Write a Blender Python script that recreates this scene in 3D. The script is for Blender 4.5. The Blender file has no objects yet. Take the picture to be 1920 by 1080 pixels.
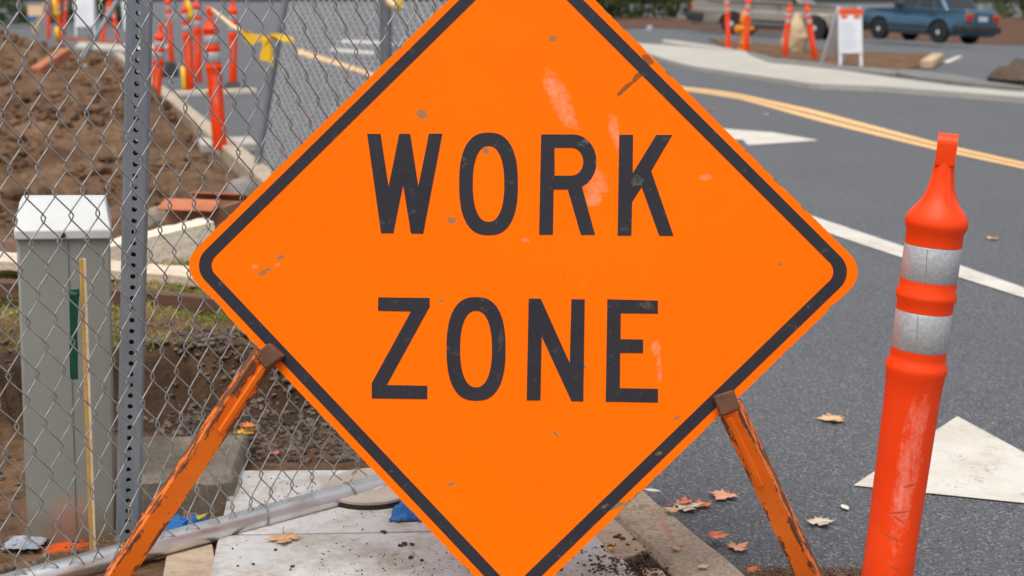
import bpy, math, random
from mathutils import Vector, Matrix, noise
from mathutils.geometry import tessellate_polygon
random.seed(7)
SC = bpy.context.scene
COL = SC.collection
R = math.radians
# ------------------------------------------------------------------ camera, sky, sun, exposure
PITCH = R(11.54); CAMH = 1.15; FPX = 1920 * 50 / 36
cam_d = bpy.data.cameras.new('camera'); cam = bpy.data.objects.new('camera', cam_d); COL.objects.link(cam)
cam.location = (0, 0, CAMH); cam.rotation_euler = (math.pi / 2 - PITCH, 0, 0)
cam_d.lens = 50; cam_d.sensor_width = 36; cam_d.clip_end = 2000; cam_d.clip_start = 0.05
cam_d.dof.use_dof = True; cam_d.dof.focus_distance = 2.68; cam_d.dof.aperture_fstop = 5.4
SC.camera = cam
SUN_EL, SUN_AZ = R(68), R(-160)          # high, veiled sun behind the camera's left shoulder
world = bpy.data.worlds.new('World'); SC.world = world; world.use_nodes = True
wn = world.node_tree; bg = wn.nodes['Background']
sky = wn.nodes.new('ShaderNodeTexSky'); sky.sky_type = 'NISHITA'; sky.sun_disc = False
sky.sun_elevation = SUN_EL; sky.sun_rotation = SUN_AZ; sky.dust_density = 4.0; sky.ozone_density = 0.6
hs = wn.nodes.new('ShaderNodeHueSaturation'); hs.inputs['Saturation'].default_value = 0.22
wn.links.new(sky.outputs[0], hs.inputs['Color']); wn.links.new(hs.outputs[0], bg.inputs['Color'])
bg.inputs['Strength'].default_value = 0.125
sun_d = bpy.data.lights.new('sun', 'SUN'); sun = bpy.data.objects.new('sun', sun_d); COL.objects.link(sun)
sun_d.energy = 1.5; sun_d.angle = R(50); sun_d.color = (1.0, 0.96, 0.9)
sdir = Vector((math.sin(SUN_AZ) * math.cos(SUN_EL), math.cos(SUN_AZ) * math.cos(SUN_EL), math.sin(SUN_EL)))
sun.rotation_euler = sdir.to_track_quat('Z', 'Y').to_euler()
vs = SC.view_settings
vs.view_transform = 'Standard'; vs.look = 'None'; vs.gamma = 1; vs.exposure = 0.47; vs.use_curve_mapping = False

# ------------------------------------------------------------------ ground shape and pixel -> place helpers
def sst(a, b, x):
    t = max(0, min(1, (x - a) / (b - a))); return t * t * (3 - 2 * t)
def road_z(x, y):
    return max(-.4, min(.25, -.05 * (x - 8))) * sst(28, 42, y) * sst(2, 5, x)
CF = Vector((0, math.cos(PITCH), -math.sin(PITCH))); CU = Vector((0, math.sin(PITCH), math.cos(PITCH))); CR = Vector((1, 0, 0))
CO = Vector((0, 0, CAMH))
def ray(px, py): return CF + CR * ((px - 960) / FPX) + CU * ((540 - py) / FPX)
def at(px, py, Y):
    d = ray(px, py); return CO + d * (Y / d.y)
def G(px, py, dz=0.0):                      # where a sight line meets the ground
    d = ray(px, py); t0, p = 1.5, CO
    t = 1.5
    while t < 300:
        p = CO + d * t
        if p.z <= road_z(p.x, p.y) + dz: break
        t0 = t; t *= 1.03
    a, b = t0, t
    for _ in range(30):
        m = (a + b) / 2; p = CO + d * m
        if p.z <= road_z(p.x, p.y) + dz: b = m
        else: a = m
    return CO + d * b
def onplane(px, py, o, n):
    d = ray(px, py); return CO + d * ((o - CO).dot(n) / d.dot(n))

# ------------------------------------------------------------------ mesh helpers
class MB:
    def __init__(s): s.v = []; s.f = []; s.mi = []
    def add(s, vs, fs, mi=0):
        n = len(s.v); s.v += [Vector(v) for v in vs]; s.f += [[i + n for i in f] for f in fs]; s.mi += [mi] * len(fs); return s
    def box(s, c, size, rot=None, mi=0):
        c = Vector(c); a, b, h = [x / 2 for x in size]; vs = []
        for z in (-h, h):
            for x, y in ((-a, -b), (a, -b), (a, b), (-a, b)):
                q = Vector((x, y, z)); vs.append(c + (rot @ q if rot else q))
        return s.add(vs, [[3, 2, 1, 0], [4, 5, 6, 7], [0, 1, 5, 4], [1, 2, 6, 5], [2, 3, 7, 6], [3, 0, 4, 7]], mi)
    def bar(s, p, q, w, t, up=(0, 0, 1), mi=0):      # box from p to q, w across, t along up
        p, q = Vector(p), Vector(q); d = (q - p); L = d.length; d /= L
        x = d.cross(Vector(up)).normalized(); u = x.cross(d)
        m = Matrix((x, d, u)).transposed()
        return s.box((p + q) / 2, (w, L, t), m, mi)
    def tube(s, pts, r, n=8, cap=True, mi=0):
        pts = [Vector(p) for p in pts]; rs = r if isinstance(r, (list, tuple)) else [r] * len(pts)
        t = (pts[1] - pts[0]).normalized(); a = t.orthogonal().normalized(); vs = []
        for i, p in enumerate(pts):
            if i == 0: d = pts[1] - p
            elif i == len(pts) - 1: d = p - pts[i - 1]
            else: d = pts[i + 1] - pts[i - 1]
            d.normalize(); a = (a - d * a.dot(d)).normalized(); b = d.cross(a)
            vs += [p + (a * math.cos(2 * math.pi * k / n) + b * math.sin(2 * math.pi * k / n)) * rs[i] for k in range(n)]
        fs = []
        for i in range(len(pts) - 1):
            for k in range(n): fs.append([i * n + k, i * n + (k + 1) % n, (i + 1) * n + (k + 1) % n, (i + 1) * n + k])
        if cap: fs += [list(range(n))[::-1], [(len(pts) - 1) * n + k for k in range(n)]]
        return s.add(vs, fs, mi)
    def lathe(s, prof, n=24, o=(0, 0, 0), m=None, mi=0):  # prof [(r,z)]
        o = Vector(o); vs = []; fs = []
        for r, z in prof:
            for k in range(n):
                q = Vector((r * math.cos(2 * math.pi * k / n), r * math.sin(2 * math.pi * k / n), z)); vs.append(o + (m @ q if m else q))
        for i in range(len(prof) - 1):
            for k in range(n): fs.append([i * n + k, i * n + (k + 1) % n, (i + 1) * n + (k + 1) % n, (i + 1) * n + k])
        fs += [list(range(n))[::-1], [(len(prof) - 1) * n + k for k in range(n)]]
        return s.add(vs, fs, mi)
    def prism(s, loops, z0, z1, fn=None, mi=0, side=None):           # loops of 2-D points: outer first, then holes
        fn = fn or (lambda x, y, z: Vector((x, y, z)))
        flat = [p for l in loops for p in l]; n = len(flat)
        tris = tessellate_polygon([[Vector((x, y, 0)) for x, y in l] for l in loops])
        vs = [fn(x, y, z0) for x, y in flat] + [fn(x, y, z1) for x, y in flat]; fs = []
        for t in tris:
            a, b, c = [Vector(flat[i]) for i in t]
            t = list(t)
            if (b - a).cross(c - a) < 0: t = t[::-1]
            fs += [[i + n for i in t], t[::-1]]
        k = 0
        for li, l in enumerate(loops):
            m = len(l); ar = sum(l[i][0] * l[(i + 1) % m][1] - l[(i + 1) % m][0] * l[i][1] for i in range(m))
            ccw = (ar > 0) == (li == 0)
            for i in range(m):
                a, b = k + i, k + (i + 1) % m
                fs.append([a, b, b + n, a + n] if ccw else [b, a, a + n, b + n])
            k += m
        nt = len(s.mi) + 2 * len(tris); s.add(vs, fs, mi)
        if side is not None: s.mi[nt:] = [side] * (len(s.mi) - nt)
        return s
    def build(s, name, mat, parent=None, off=(0, 0, 0), smooth=35, bevel=0, own=False, mw=None):
        off = Vector(off); me = bpy.data.meshes.new(name)
        inv = mw.inverted() if mw else None
        me.from_pydata([(inv @ v if inv else v - off) for v in s.v], [], s.f)
        for m in (mat if isinstance(mat, (list, tuple)) else [mat]): me.materials.append(m)
        me.polygons.foreach_set('material_index', s.mi)
        if smooth:
            me.polygons.foreach_set('use_smooth', [True] * len(me.polygons)); me.set_sharp_from_angle(angle=R(smooth))
        me.update()
        o = bpy.data.objects.new(name, me); COL.objects.link(o)
        if parent: o.parent = parent
        if mw:
            o.matrix_basis = mw if not parent else Matrix.Translation(-parent.location) @ mw
        elif own: o.location = off
        if bevel:
            b = o.modifiers.new('bevel', 'BEVEL'); b.width = bevel; b.segments = 2; b.limit_method = 'ANGLE'; b.angle_limit = R(40)
        return o
def tag(o, label=None, cat=None, group=None, kind=None):
    for k, v in (('label', label), ('category', cat), ('group', group), ('kind', kind)):
        if v: o[k] = v
    return o
def root(name, loc, label, cat, group=None, rz=0):
    o = bpy.data.objects.new(name, None); COL.objects.link(o); o.location = loc; o.rotation_euler.z = rz; o.empty_display_size = .1
    return tag(o, label, cat, group)
def copy_tree(o, parent=None):
    c = o.copy(); COL.objects.link(c)
    if parent: c.parent = parent
    for ch in list(o.children): copy_tree(ch, c)
    return c

# ------------------------------------------------------------------ material helpers
class NG:
    def __init__(s, name, rough=.6, metal=0, spec=.5):
        s.m = bpy.data.materials.new(name); s.m.use_nodes = True; s.t = s.m.node_tree
        s.b = s.t.nodes['Principled BSDF']; s.set('Roughness', rough); s.set('Metallic', metal); s.set('Specular IOR Level', spec)
        s._c = None
    def n(s, k): return s.t.nodes.new(k)
    def put(s, sock, v):
        if hasattr(v, 'is_output'): s.t.links.new(v, sock)
        elif hasattr(sock.default_value, '__len__') and not isinstance(v, str):
            v = tuple(v); sock.default_value = v if len(v) == len(sock.default_value) else v + (1,)
        else: sock.default_value = v
    def set(s, k, v): s.put(s.b.inputs[k], v); return s
    def co(s):
        if not s._c: s._c = s.n('ShaderNodeTexCoord').outputs['Object']
        return s._c
    def sc(s, v):
        m = s.n('ShaderNodeMapping'); s.put(m.inputs[0], s.co()); m.inputs['Scale'].default_value = v; return m.outputs[0]
    def noise(s, scale, detail=4, rough=.6, vec=None, dist=0):
        a = s.n('ShaderNodeTexNoise'); s.put(a.inputs['Vector'], vec or s.co())
        a.inputs['Scale'].default_value = scale; a.inputs['Detail'].default_value = detail; a.inputs['Roughness'].default_value = rough
        a.inputs['Distortion'].default_value = dist
        return a.outputs['Fac']
    def voro(s, scale, out='Distance', vec=None):
        a = s.n('ShaderNodeTexVoronoi'); s.put(a.inputs['Vector'], vec or s.co()); a.inputs['Scale'].default_value = scale; return a.outputs[out]
    def ma(s, op, a, b=0.0, c=None):
        m = s.n('ShaderNodeMath'); m.operation = op; s.put(m.inputs[0], a); s.put(m.inputs[1], b)
        if c is not None: s.put(m.inputs[2], c)
        return m.outputs[0]
    def rng(s, f, a, b, lo=0.0, hi=1.0):
        m = s.n('ShaderNodeMapRange'); m.clamp = True; s.put(m.inputs[0], f)
        for i, v in zip((1, 2, 3, 4), (a, b, lo, hi)): m.inputs[i].default_value = v
        return m.outputs[0]
    def mix(s, f, a, b):
        m = s.n('ShaderNodeMix'); m.data_type = 'RGBA'; s.put(m.inputs[0], f); s.put(m.inputs[6], a); s.put(m.inputs[7], b); return m.outputs[2]
    def xyz(s):
        m = s.n('ShaderNodeSeparateXYZ'); s.put(m.inputs[0], s.co()); return m.outputs
    def ell(s, cx, cy, rx, ry, ang=0, ax=(0, 1)):          # 1 in the middle of an ellipse, 0 at its rim and beyond
        o = s.xyz(); ca, sa = math.cos(ang), math.sin(ang)
        dx = s.ma('SUBTRACT', o[ax[0]], cx); dy = s.ma('SUBTRACT', o[ax[1]], cy)
        u = s.ma('DIVIDE', s.ma('ADD', s.ma('MULTIPLY', dx, ca), s.ma('MULTIPLY', dy, sa)), rx)
        w = s.ma('DIVIDE', s.ma('SUBTRACT', s.ma('MULTIPLY', dy, ca), s.ma('MULTIPLY', dx, sa)), ry)
        r2 = s.ma('ADD', s.ma('MULTIPLY', u, u), s.ma('MULTIPLY', w, w))
        return s.ma('SUBTRACT', 1.0, r2)
    def col(s, c): return s.set('Base Color', c)
    def bump(s, h, strength=.3, dist=.01):
        b = s.n('ShaderNodeBump'); b.inputs['Strength'].default_value = strength; b.inputs['Distance'].default_value = dist
        s.put(b.inputs['Height'], h); s.t.links.new(b.outputs[0], s.b.inputs['Normal']); return s
def simple(name, c1, c2=None, scale=6, rough=.6, metal=0, bump=0, bscale=None, bdist=.004, spec=.5, lo=.35, hi=.65):
    g = NG(name, rough, metal, spec)
    c2 = c2 or tuple(x * .8 for x in c1)
    g.col(g.mix(g.rng(g.noise(scale, 5), lo, hi), c1, c2))
    if bump: g.bump(g.noise(bscale or scale * 5, 4), bump, bdist)
    return g.m

M = {}
# sign paint is made after the sign's pose is known
M['black_plastic'] = simple('black_plastic', (.015, .015, .017), (.03, .03, .03), 30, .5)
M['rubber'] = simple('rubber', (.02, .02, .02), (.06, .055, .05), 14, .8, bump=.3, bscale=60)
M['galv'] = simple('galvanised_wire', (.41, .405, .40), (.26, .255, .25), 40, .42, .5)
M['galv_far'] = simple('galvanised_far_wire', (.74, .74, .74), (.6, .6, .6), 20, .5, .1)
g = NG('galvanised_pipe', .28, .92)
g.col(g.mix(g.rng(g.noise(14, 5, vec=g.sc((1, 1, 1))), .4, .7), (.72, .73, .74), (.55, .52, .48)))
g.set('Roughness', g.rng(g.noise(30, 4), .3, .7, .26, .40)); g.bump(g.noise(25, 2), .03, .002); M['pipe'] = g.m
g = NG('galvanised_post', .5, .45)
g.col(g.mix(g.rng(g.noise(9, 6, vec=g.sc((3, 3, .6))), .35, .7), (.30, .335, .385), (.21, .235, .265)))
g.bump(g.noise(120), .08, .002); M['post'] = g.m
M['far_pole'] = simple('grey_pole', (.22, .24, .27), (.15, .16, .18), 4, .5, .4)
g = NG('asphalt', .66, 0, .5)
big = g.rng(g.noise(.45, 6, .65), .32, .68); fine = g.noise(190, 3, .75); agg = g.voro(210, 'Color')
sep = g.n('ShaderNodeSeparateColor'); g.put(sep.inputs[0], agg)
rot = g.n('ShaderNodeMapping'); g.put(rot.inputs[0], g.co()); rot.inputs['Rotation'].default_value = (0, 0, R(-17)); rot.inputs['Scale'].default_value = (1.1, .12, 1)
lane = g.rng(g.noise(1.0, 4, .6, vec=rot.outputs[0]), .38, .66)
base = g.mix(big, (.142, .149, .165), (.108, .113, .126)); base = g.mix(g.ma('MULTIPLY', lane, .45), base, (.090, .095, .105))
c = g.mix(g.rng(fine, .40, .62), base, (.058, .060, .068)); c = g.mix(g.rng(sep.outputs[0], .80, .97), c, (.25, .25, .255)); c = g.mix(g.rng(sep.outputs[1], .86, .95), c, (.03, .031, .035))
c = g.mix(g.rng(g.noise(3.2, 6, .7), .64, .72), c, (.18, .175, .165)); c = g.mix(g.ma('MULTIPLY', g.rng(g.noise(1.7, 5, .7), .63, .70), .6), c, (.06, .061, .066))
g.col(c); g.bump(g.ma('ADD', fine, g.voro(210)), .7, .005); M['asphalt'] = g.m
def paint(name, c1, c2, worn):
    g = NG(name, .75, 0, .3)
    w = g.ma('MULTIPLY', g.rng(g.ma('ADD', g.ma('MULTIPLY', g.noise(130, 4, .8), .55), g.ma('MULTIPLY', g.noise(9, 6, .75), .45)), worn, worn + .07), .9)
    col = g.mix(g.rng(g.noise(5, 6, .7), .42, .70), c1, c2); col = g.mix(g.ma('MULTIPLY', g.rng(g.noise(3.1, 5, .7), .58, .70), .55), col, tuple(x * k for x, k in zip(c2, (.85, .7, .55))))
    g.col(g.mix(w, col, (.13, .13, .135))); g.bump(g.noise(200), .5, .004); return g.m
M['road_white'] = paint('road_paint_white', (.62, .585, .53), (.50, .455, .39), .56)
M['road_yellow'] = paint('road_paint_yellow', (.80, .49, .21), (.70, .44, .20), .585)
def concrete(name, c1, c2, sc_=5, stain=False):
    g = NG(name, .85, 0, .3); sp = g.rng(g.noise(95, 4, .85), .42, .60); sl = g.rng(g.noise(150, 3, .8), .60, .70)
    c = g.mix(g.rng(g.noise(sc_, 6, .65), .35, .65), c1, c2); c = g.mix(g.ma('MULTIPLY', sp, .65), c, tuple(x * .38 for x in c1)); c = g.mix(g.ma('MULTIPLY', sl, .5), c, tuple(min(.8, x * 1.35) for x in c1))
    if stain:
        p, q = G(1235, 985), G(1262, 1040); m_ = (p + q) / 2; d_ = q - p
        c = g.mix(g.ma('MULTIPLY', g.rng(g.ma('ADD', g.ell(m_.x, m_.y, d_.length * .7, .012, math.atan2(d_.y, d_.x)), g.noise(40, 5)), .7, 1.4), .5), c, (.55, .16, .13))
        c = g.mix(g.ma('MULTIPLY', g.rng(g.noise(26, 6, .75), .56, .68), .7), c, (.12, .085, .06))
    g.col(c); g.bump(g.ma('ADD', g.noise(110, 5, .8), g.noise(20, 5, .7)), .8, .006); return g.m
M['kerb'] = concrete('kerb_concrete', (.60, .49, .375), (.44, .35, .26), 7, True)
M['concrete'] = concrete('pale_concrete', (.56, .53, .475), (.47, .44, .385), 1.2)
M['concrete_kerb'] = concrete('grey_concrete', (.26, .26, .25), (.17, .17, .17), 2)
M['block'] = concrete('weathered_block', (.36, .31, .25), (.16, .13, .10), 9)
M['rock'] = concrete('rock', (.33, .30, .27), (.20, .18, .16), 6)
M['wood'] = None
def wood(name, c1, c2, ax=(1, 12, 12), rough=.7):
    g = NG(name, rough, 0, .3); grit = g.rng(g.noise(55, 6, .8), .50, .68); st = g.noise(6, 6, .6, vec=g.sc(ax), dist=.6)
    c = g.mix(g.rng(st, .35, .68), c1, c2); c = g.mix(g.rng(g.noise(9, 5, .7), .62, .72), c, tuple(x * .45 for x in c2))
    c = g.mix(g.ma('MULTIPLY', grit, .55), c, tuple(x * .4 for x in c2)); g.col(c); g.bump(st, .25, .004); return g.m
M['pale_wood'] = wood('pale_timber', (.72, .62, .50), (.52, .40, .28))
M['white_wood'] = wood('whitewashed_timber', (.80, .74, .64), (.62, .50, .36))
M['brown_wood'] = wood('brown_timber', (.16, .085, .05), (.09, .05, .03))
M['stake_wood'] = wood('stake_timber', (.60, .36, .10), (.50, .28, .07), (10, 10, 1))
M['stake_side'] = wood('stake_edge', (.80, .66, .46), (.66, .48, .30), (10, 10, 1))
M['ply'] = wood('dirty_plywood', (.56, .44, .33), (.44, .33, .23), (2, 8, 8))
M['cardboard'] = simple('cardboard', (.36, .17, .10), (.26, .12, .07), 5, .85)
M['clay'] = simple('terracotta', (.50, .17, .08), (.34, .11, .05), 6, .85, bump=.3)
g = NG('soil', .95, 0, .15)
c = g.mix(g.rng(g.noise(1.6, 7, .72), .38, .62), (.26, .155, .092), (.10, .055, .031))
c = g.mix(g.rng(g.noise(16, 6, .7), .42, .72), c, (.065, .036, .020)); c = g.mix(g.rng(g.noise(60, 4, .7), .64, .75), c, (.30, .21, .14))
bank_shade = g.ell(-.75, 3.80, .95, .19); c = g.mix(g.rng(g.ma('ADD', bank_shade, g.ma('MULTIPLY', g.noise(13, 6, .7), .8)), .35, .95, 0, .85), c, (.050, .030, .018))  # shade on the cut bank face, painted into the soil colour
sp = g.ell(*G(118, 1012, -.05)[:2], .085, .06)
c = g.mix(g.rng(g.ma('ADD', sp, g.ma('MULTIPLY', g.noise(45, 6, .75), 1.8)), 1.25, 1.9), c, (.9, .12, .015))
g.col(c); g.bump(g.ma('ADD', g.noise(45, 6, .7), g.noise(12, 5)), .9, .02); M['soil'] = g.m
M['mulch'] = simple('bark_mulch', (.13, .055, .03), (.06, .03, .018), 5, .95, bump=.8, bscale=9, bdist=.05)
M['crumb'] = simple('dark_soil_crumb', (.045, .032, .025), (.11, .075, .05), 30, .95, bump=.5, bscale=120)
M['gravel'] = simple('gravel_stone', (.155, .115, .085), (.055, .042, .034), 18, .9, bump=.4, bscale=90, lo=.42, hi=.58)
M['grass'] = simple('grass_blade', (.17, .20, .03), (.44, .36, .13), 4.5, .7, spec=.2, lo=.4, hi=.62)
M['straw'] = simple('dry_litter', (.23, .15, .09), (.10, .06, .035), 20, .9)
g = NG('tread_plate', .62, 0, .4)
o4 = g.xyz(); wvx = g.ma('MULTIPLY', g.ma('SINE', g.ma('MULTIPLY', o4[0], 195.0)), 1.5)
rib = g.ma('MULTIPLY', g.rng(g.ma('SINE', g.ma('ADD', g.ma('MULTIPLY', o4[1], 400.0), wvx)), .1, .7), g.rng(g.noise(48, 3, .7), .42, .58))
dirt = g.rng(g.noise(6, 7, .75), .45, .66); d2 = g.rng(g.noise(2.2, 4), .4, .7)
c = g.mix(d2, (.66, .66, .655), (.55, .545, .535)); c = g.mix(g.ma('MULTIPLY', rib, .38), c, (.40, .39, .38)); c = g.mix(g.ma('MULTIPLY', dirt, .8), c, (.34, .25, .17))
c = g.mix(g.rng(g.noise(130, 4, .7), .70, .76), c, (.08, .06, .05))
g.col(c); g.bump(rib, -.6, .004); M['plate'] = g.m
g = NG('delineator_plastic', .48, 0, .22)
o3 = g.xyz(); scuff = g.ell(.010, .45, .031, .25, R(-4), (0, 2))
sn = g.ma('ADD', g.ma('MULTIPLY', g.noise(16, 7, .8, vec=g.sc((3, 3, .45))), .6), g.ma('MULTIPLY', g.noise(60, 6, .85), .4))
sm = g.ma('MULTIPLY', g.rng(g.ma('ADD', scuff, g.ma('MULTIPLY', sn, 6.0)), 3.45, 4.5), g.rng(o3[1], 0, -.02))
c = g.mix(g.rng(g.noise(5, 4), .35, .7), (.95, .066, .007), (.84, .050, .005))
c = g.mix(g.ma('MULTIPLY', sm, .62), c, (.95, .38, .28))
c = g.mix(g.ma('MULTIPLY', g.rng(g.noise(38, 6, .8, vec=g.sc((1, 1, 3))), .66, .72), .6), c, (.35, .05, .02))
for cx_, cz_, l_, an_ in ((.004, .37, .024, 14), (.008, .355, .016, -28), (-.004, .315, .030, -16), (.02, .43, .016, 20), (-.03, .46, .004, 80), (.012, .25, .012, -10)):
    c = g.mix(g.ma('MULTIPLY', g.rng(g.ma('ADD', g.ell(cx_, cz_, l_, .0026, R(an_), (0, 2)), g.ma('MULTIPLY', g.ma('SUBTRACT', g.noise(120, 4), .5), 2.2)), .2, .5), g.rng(o3[1], 0, -.02)), c, (.48, .085, .035))
g.col(c); g.set('Roughness', g.rng(sm, 0, 1, .42, .7)); g.bump(sn, .06, .004); M['deli'] = g.m
g = NG('reflective_sheeting', .38, .25, .6)
hx = g.voro(150)
c = g.mix(g.rng(g.noise(5, 5), .4, .7), (.42, .43, .45), (.31, .31, .32)); c = g.mix(g.ma('MULTIPLY', hx, .6), c, (.58, .59, .62))
c = g.mix(g.ma('MULTIPLY', g.rng(g.noise(50, 6, .8), .66, .74), .4), c, (.20, .17, .15)); g.col(c); g.bump(hx, .15, .002); M['refl'] = g.m
M['seam'] = simple('band_seam', (.22, .19, .17), (.30, .28, .26), 60, .7)
M['white_paint'] = simple('white_painted_board', (.80, .81, .83), (.72, .73, .75), 3, .5)
M['orange_flat'] = simple('orange_stripe', (.80, .10, .02), (.65, .07, .015), 4, .5)
M['pale_ink'] = simple('pale_blue_ink', (.55, .60, .70), (.60, .65, .74), 4, .6)
M['hydrant'] = simple('hydrant_paint', (.85, .28, .012), (.70, .22, .01), 6, .4)
M['burlap'] = simple('beige_sack', (.55, .42, .28), (.40, .27, .15), 4, .9, bump=.5, bscale=8, bdist=.03)
M['tape'] = simple('yellow_tape', (.90, .53, .012), (.80, .46, .01), 3, .5)
M['tape_pale'] = simple('faded_tape', (.85, .58, .33), (.75, .52, .32), 3, .6)
M['green_tape'] = simple('green_ribbon', (.004, .085, .05), (.003, .05, .03), 9, .4)
M['blue_cloth'] = simple('blue_cloth', (.02, .19, .52), (.012, .11, .34), 14, .6)
M['white_rag'] = simple('white_scrap', (.33, .36, .40), (.22, .24, .27), 9, .7)
g = NG('cabinet_paint', .5, 0, .4)
oz = g.xyz(); c = g.mix(g.rng(g.noise(3, 6), .35, .7), (.30, .31, .28), (.26, .265, .235))
c = g.mix(g.ma('MULTIPLY', g.rng(g.noise(25, 6, .75), .66, .72), .35), c, (.16, .12, .09))
spr = g.ell(.0, .02, .06, .09, 0, (0, 2))
c = g.mix(g.rng(g.ma('ADD', g.ma('MAXIMUM', spr, -1.5), g.ma('MULTIPLY', g.noise(24, 7, .75), 2.6)), 1.3, 3.0, 0, .7), c, (.70, .20, .08))
c = g.mix(g.rng(g.ma('ADD', oz[2], g.ma('MULTIPLY', g.noise(14, 5), .12)), .14, .05), c, (.22, .17, .12))
g.col(c); M['cabinet'] = g.m
M['cabinet_lid'] = simple('white_lid_paint', (.63, .64, .64), (.57, .58, .57), 5, .45)
M['metal_rust'] = simple('rusty_bracket', (.15, .065, .032), (.085, .038, .02), 22, .8, .2, bump=.4, bscale=90, bdist=.002)
g = NG('chipped_orange_paint', .5, 0, .4)          # sign legs: paint worn to rust, most at the edges (local x)
ox = g.xyz(); nn = g.noise(26, 7, .75, vec=g.sc((1.6, 1.6, .55)))
edge = g.ma('MULTIPLY', g.ma('ABSOLUTE', ox[0]), 9.0); topw = g.rng(ox[2], .40, .62, 0, .12)
rust = g.rng(g.ma('ADD', g.ma('ADD', nn, edge), topw), .655, .69)
c = g.mix(g.rng(g.noise(8, 5), .4, .7), (.93, .19, .010), (.80, .15, .010))
g.col(g.mix(rust, c, g.mix(g.noise(60), (.22, .075, .03), (.09, .04, .022)))); g.set('Roughness', g.rng(rust, 0, 1, .42, .9)); g.bump(rust, -.3, .002); M['leg'] = g.m
M['tyre'] = simple('tyre', (.012, .012, .013), (.02, .02, .02), 8, .85)
M['hub'] = simple('wheel_metal', (.62, .62, .63), (.5, .5, .51), 8, .4, .15)
M['glass'] = simple('dark_car_glass', (.012, .016, .02), (.012, .016, .02), 1, .06, spec=.8)
M['trim'] = simple('dark_trim', (.018, .019, .022), (.03, .03, .032), 6, .5)
def carpaint(name, c):
    g = NG(name, .32, .35, .5); g.col(g.mix(g.rng(g.noise(2, 4), .3, .7), c, tuple(x * .88 for x in c))); g.set('Coat Weight', .6); g.set('Coat Roughness', .08); return g.m
M['car_blue'] = carpaint('blue_car_paint', (.045, .125, .20)); M['car_silver'] = carpaint('silver_car_paint', (.27, .24, .20))
M['lamp_red'] = simple('red_lamp', (.55, .03, .015), (.4, .02, .01), 8, .2); M['lamp_amber'] = simple('amber_lamp', (.85, .25, .03), (.7, .2, .02), 8, .2)
M['lamp_clear'] = simple('clear_lamp', (.6, .62, .65), (.5, .5, .52), 8, .15)
M['plate_white'] = simple('number_plate', (.62, .64, .70), (.55, .57, .62), 6, .5)
g = NG('hedge_leaf', .6, 0, .3); g.col(g.mix(g.rng(g.noise(1.6, 5), .35, .65), (.075, .105, .012), (.022, .036, .010))); M['hedge'] = g.m
M['trunk'] = simple('bush_stem', (.06, .04, .028), (.04, .027, .02), 8, .9)
M['disc'] = simple('abrasive_disc', (.52, .46, .40), (.42, .34, .27), 9, .8); M['shaded_disc_edge'] = simple('shaded_disc_edge', (.035, .02, .016), None, 9, .8)  # disc edge coloured near-black for the shadow below the disc
M['disc_label'] = simple('disc_label', (.45, .58, .66), (.62, .66, .68), 16, .6)
def leafmat(name, c1, c2):
    g = NG(name, .65, 0, .3); g.col(g.mix(g.rng(g.noise(28, 4), .38, .62), c1, c2)); return g.m
LM = {'red': leafmat('red_leaf', (.62, .10, .045), (.75, .30, .17)), 'pink': leafmat('pink_leaf', (.72, .28, .17), (.68, .40, .25)),
      'tan': leafmat('tan_leaf', (.68, .44, .26), (.55, .30, .16)), 'pale': leafmat('pale_leaf', (.70, .60, .48), (.52, .40, .30)),
      'white': leafmat('whitish_leaf', (.74, .72, .64), (.62, .58, .46)), 'yellow': leafmat('yellow_leaf', (.80, .44, .03), (.70, .34, .04)),
      'orange': leafmat('orange_leaf', (.75, .22, .05), (.62, .15, .05)), 'brown': leafmat('brown_leaf', (.30, .13, .06), (.20, .08, .04)),
      'green': leafmat('greenish_leaf', (.45, .40, .06), (.65, .38, .05))}

# ------------------------------------------------------------------ the setting: road, soil, kerbs, pavement
def axis(segs):
    out = []
    for a, b, st in segs:
        n = max(1, round((b - a) / st)); out += [a + (b - a) * i / n for i in range(n)]
    return out + [segs[-1][1]]
xs = axis([(-160, -20, 20), (-20, 0, 5), (0, 26, .8), (26, 160, 20)]); ys = axis([(-8, 24, 4), (24, 52, .8), (52, 400, 30)])
def kerb_x(y): return .455 - .318 * (y - 2.71)           # right-hand (road) edge of the kerb
def sheet(rows, xrow):
    mb = MB(); nx = len(xrow(rows[0]))
    mb.add([(x, y, road_z(x, y)) for y in rows for x in xrow(y)], [[j * nx + i, j * nx + i + 1, (j + 1) * nx + i + 1, (j + 1) * nx + i] for j in range(len(rows) - 1) for i in range(nx - 1)])
    tag(mb.build('road', M['asphalt']), kind='structure')
ysa = [y for y in ys if y < 29]; ysb = [ysa[-1]] + [y for y in ys if y >= 29]; xp = [x for x in xs if x > 3]
sheet(ysa, lambda y: [kerb_x(y) - .07 + (3 - kerb_x(y) + .07) * i / 6 for i in range(6)] + [3.0] + xp); sheet(ysb, lambda y: xs)
KW = .145
def kerb_top(y): return .028 + .075 * sst(5, 8, y)
FA, FB = G(50, 1080, .04), G(720, 905, .04)                # foot of the near fence
FD = Vector((FB.x - FA.x, FB.y - FA.y, 0)).normalized(); FN = Vector((FD.y, -FD.x, 0))   # FN: towards the camera
def gauss(x, y, cx, cy, sx, sy): return math.exp(-((x - cx) / sx) ** 2 - ((y - cy) / sy) ** 2)
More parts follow.
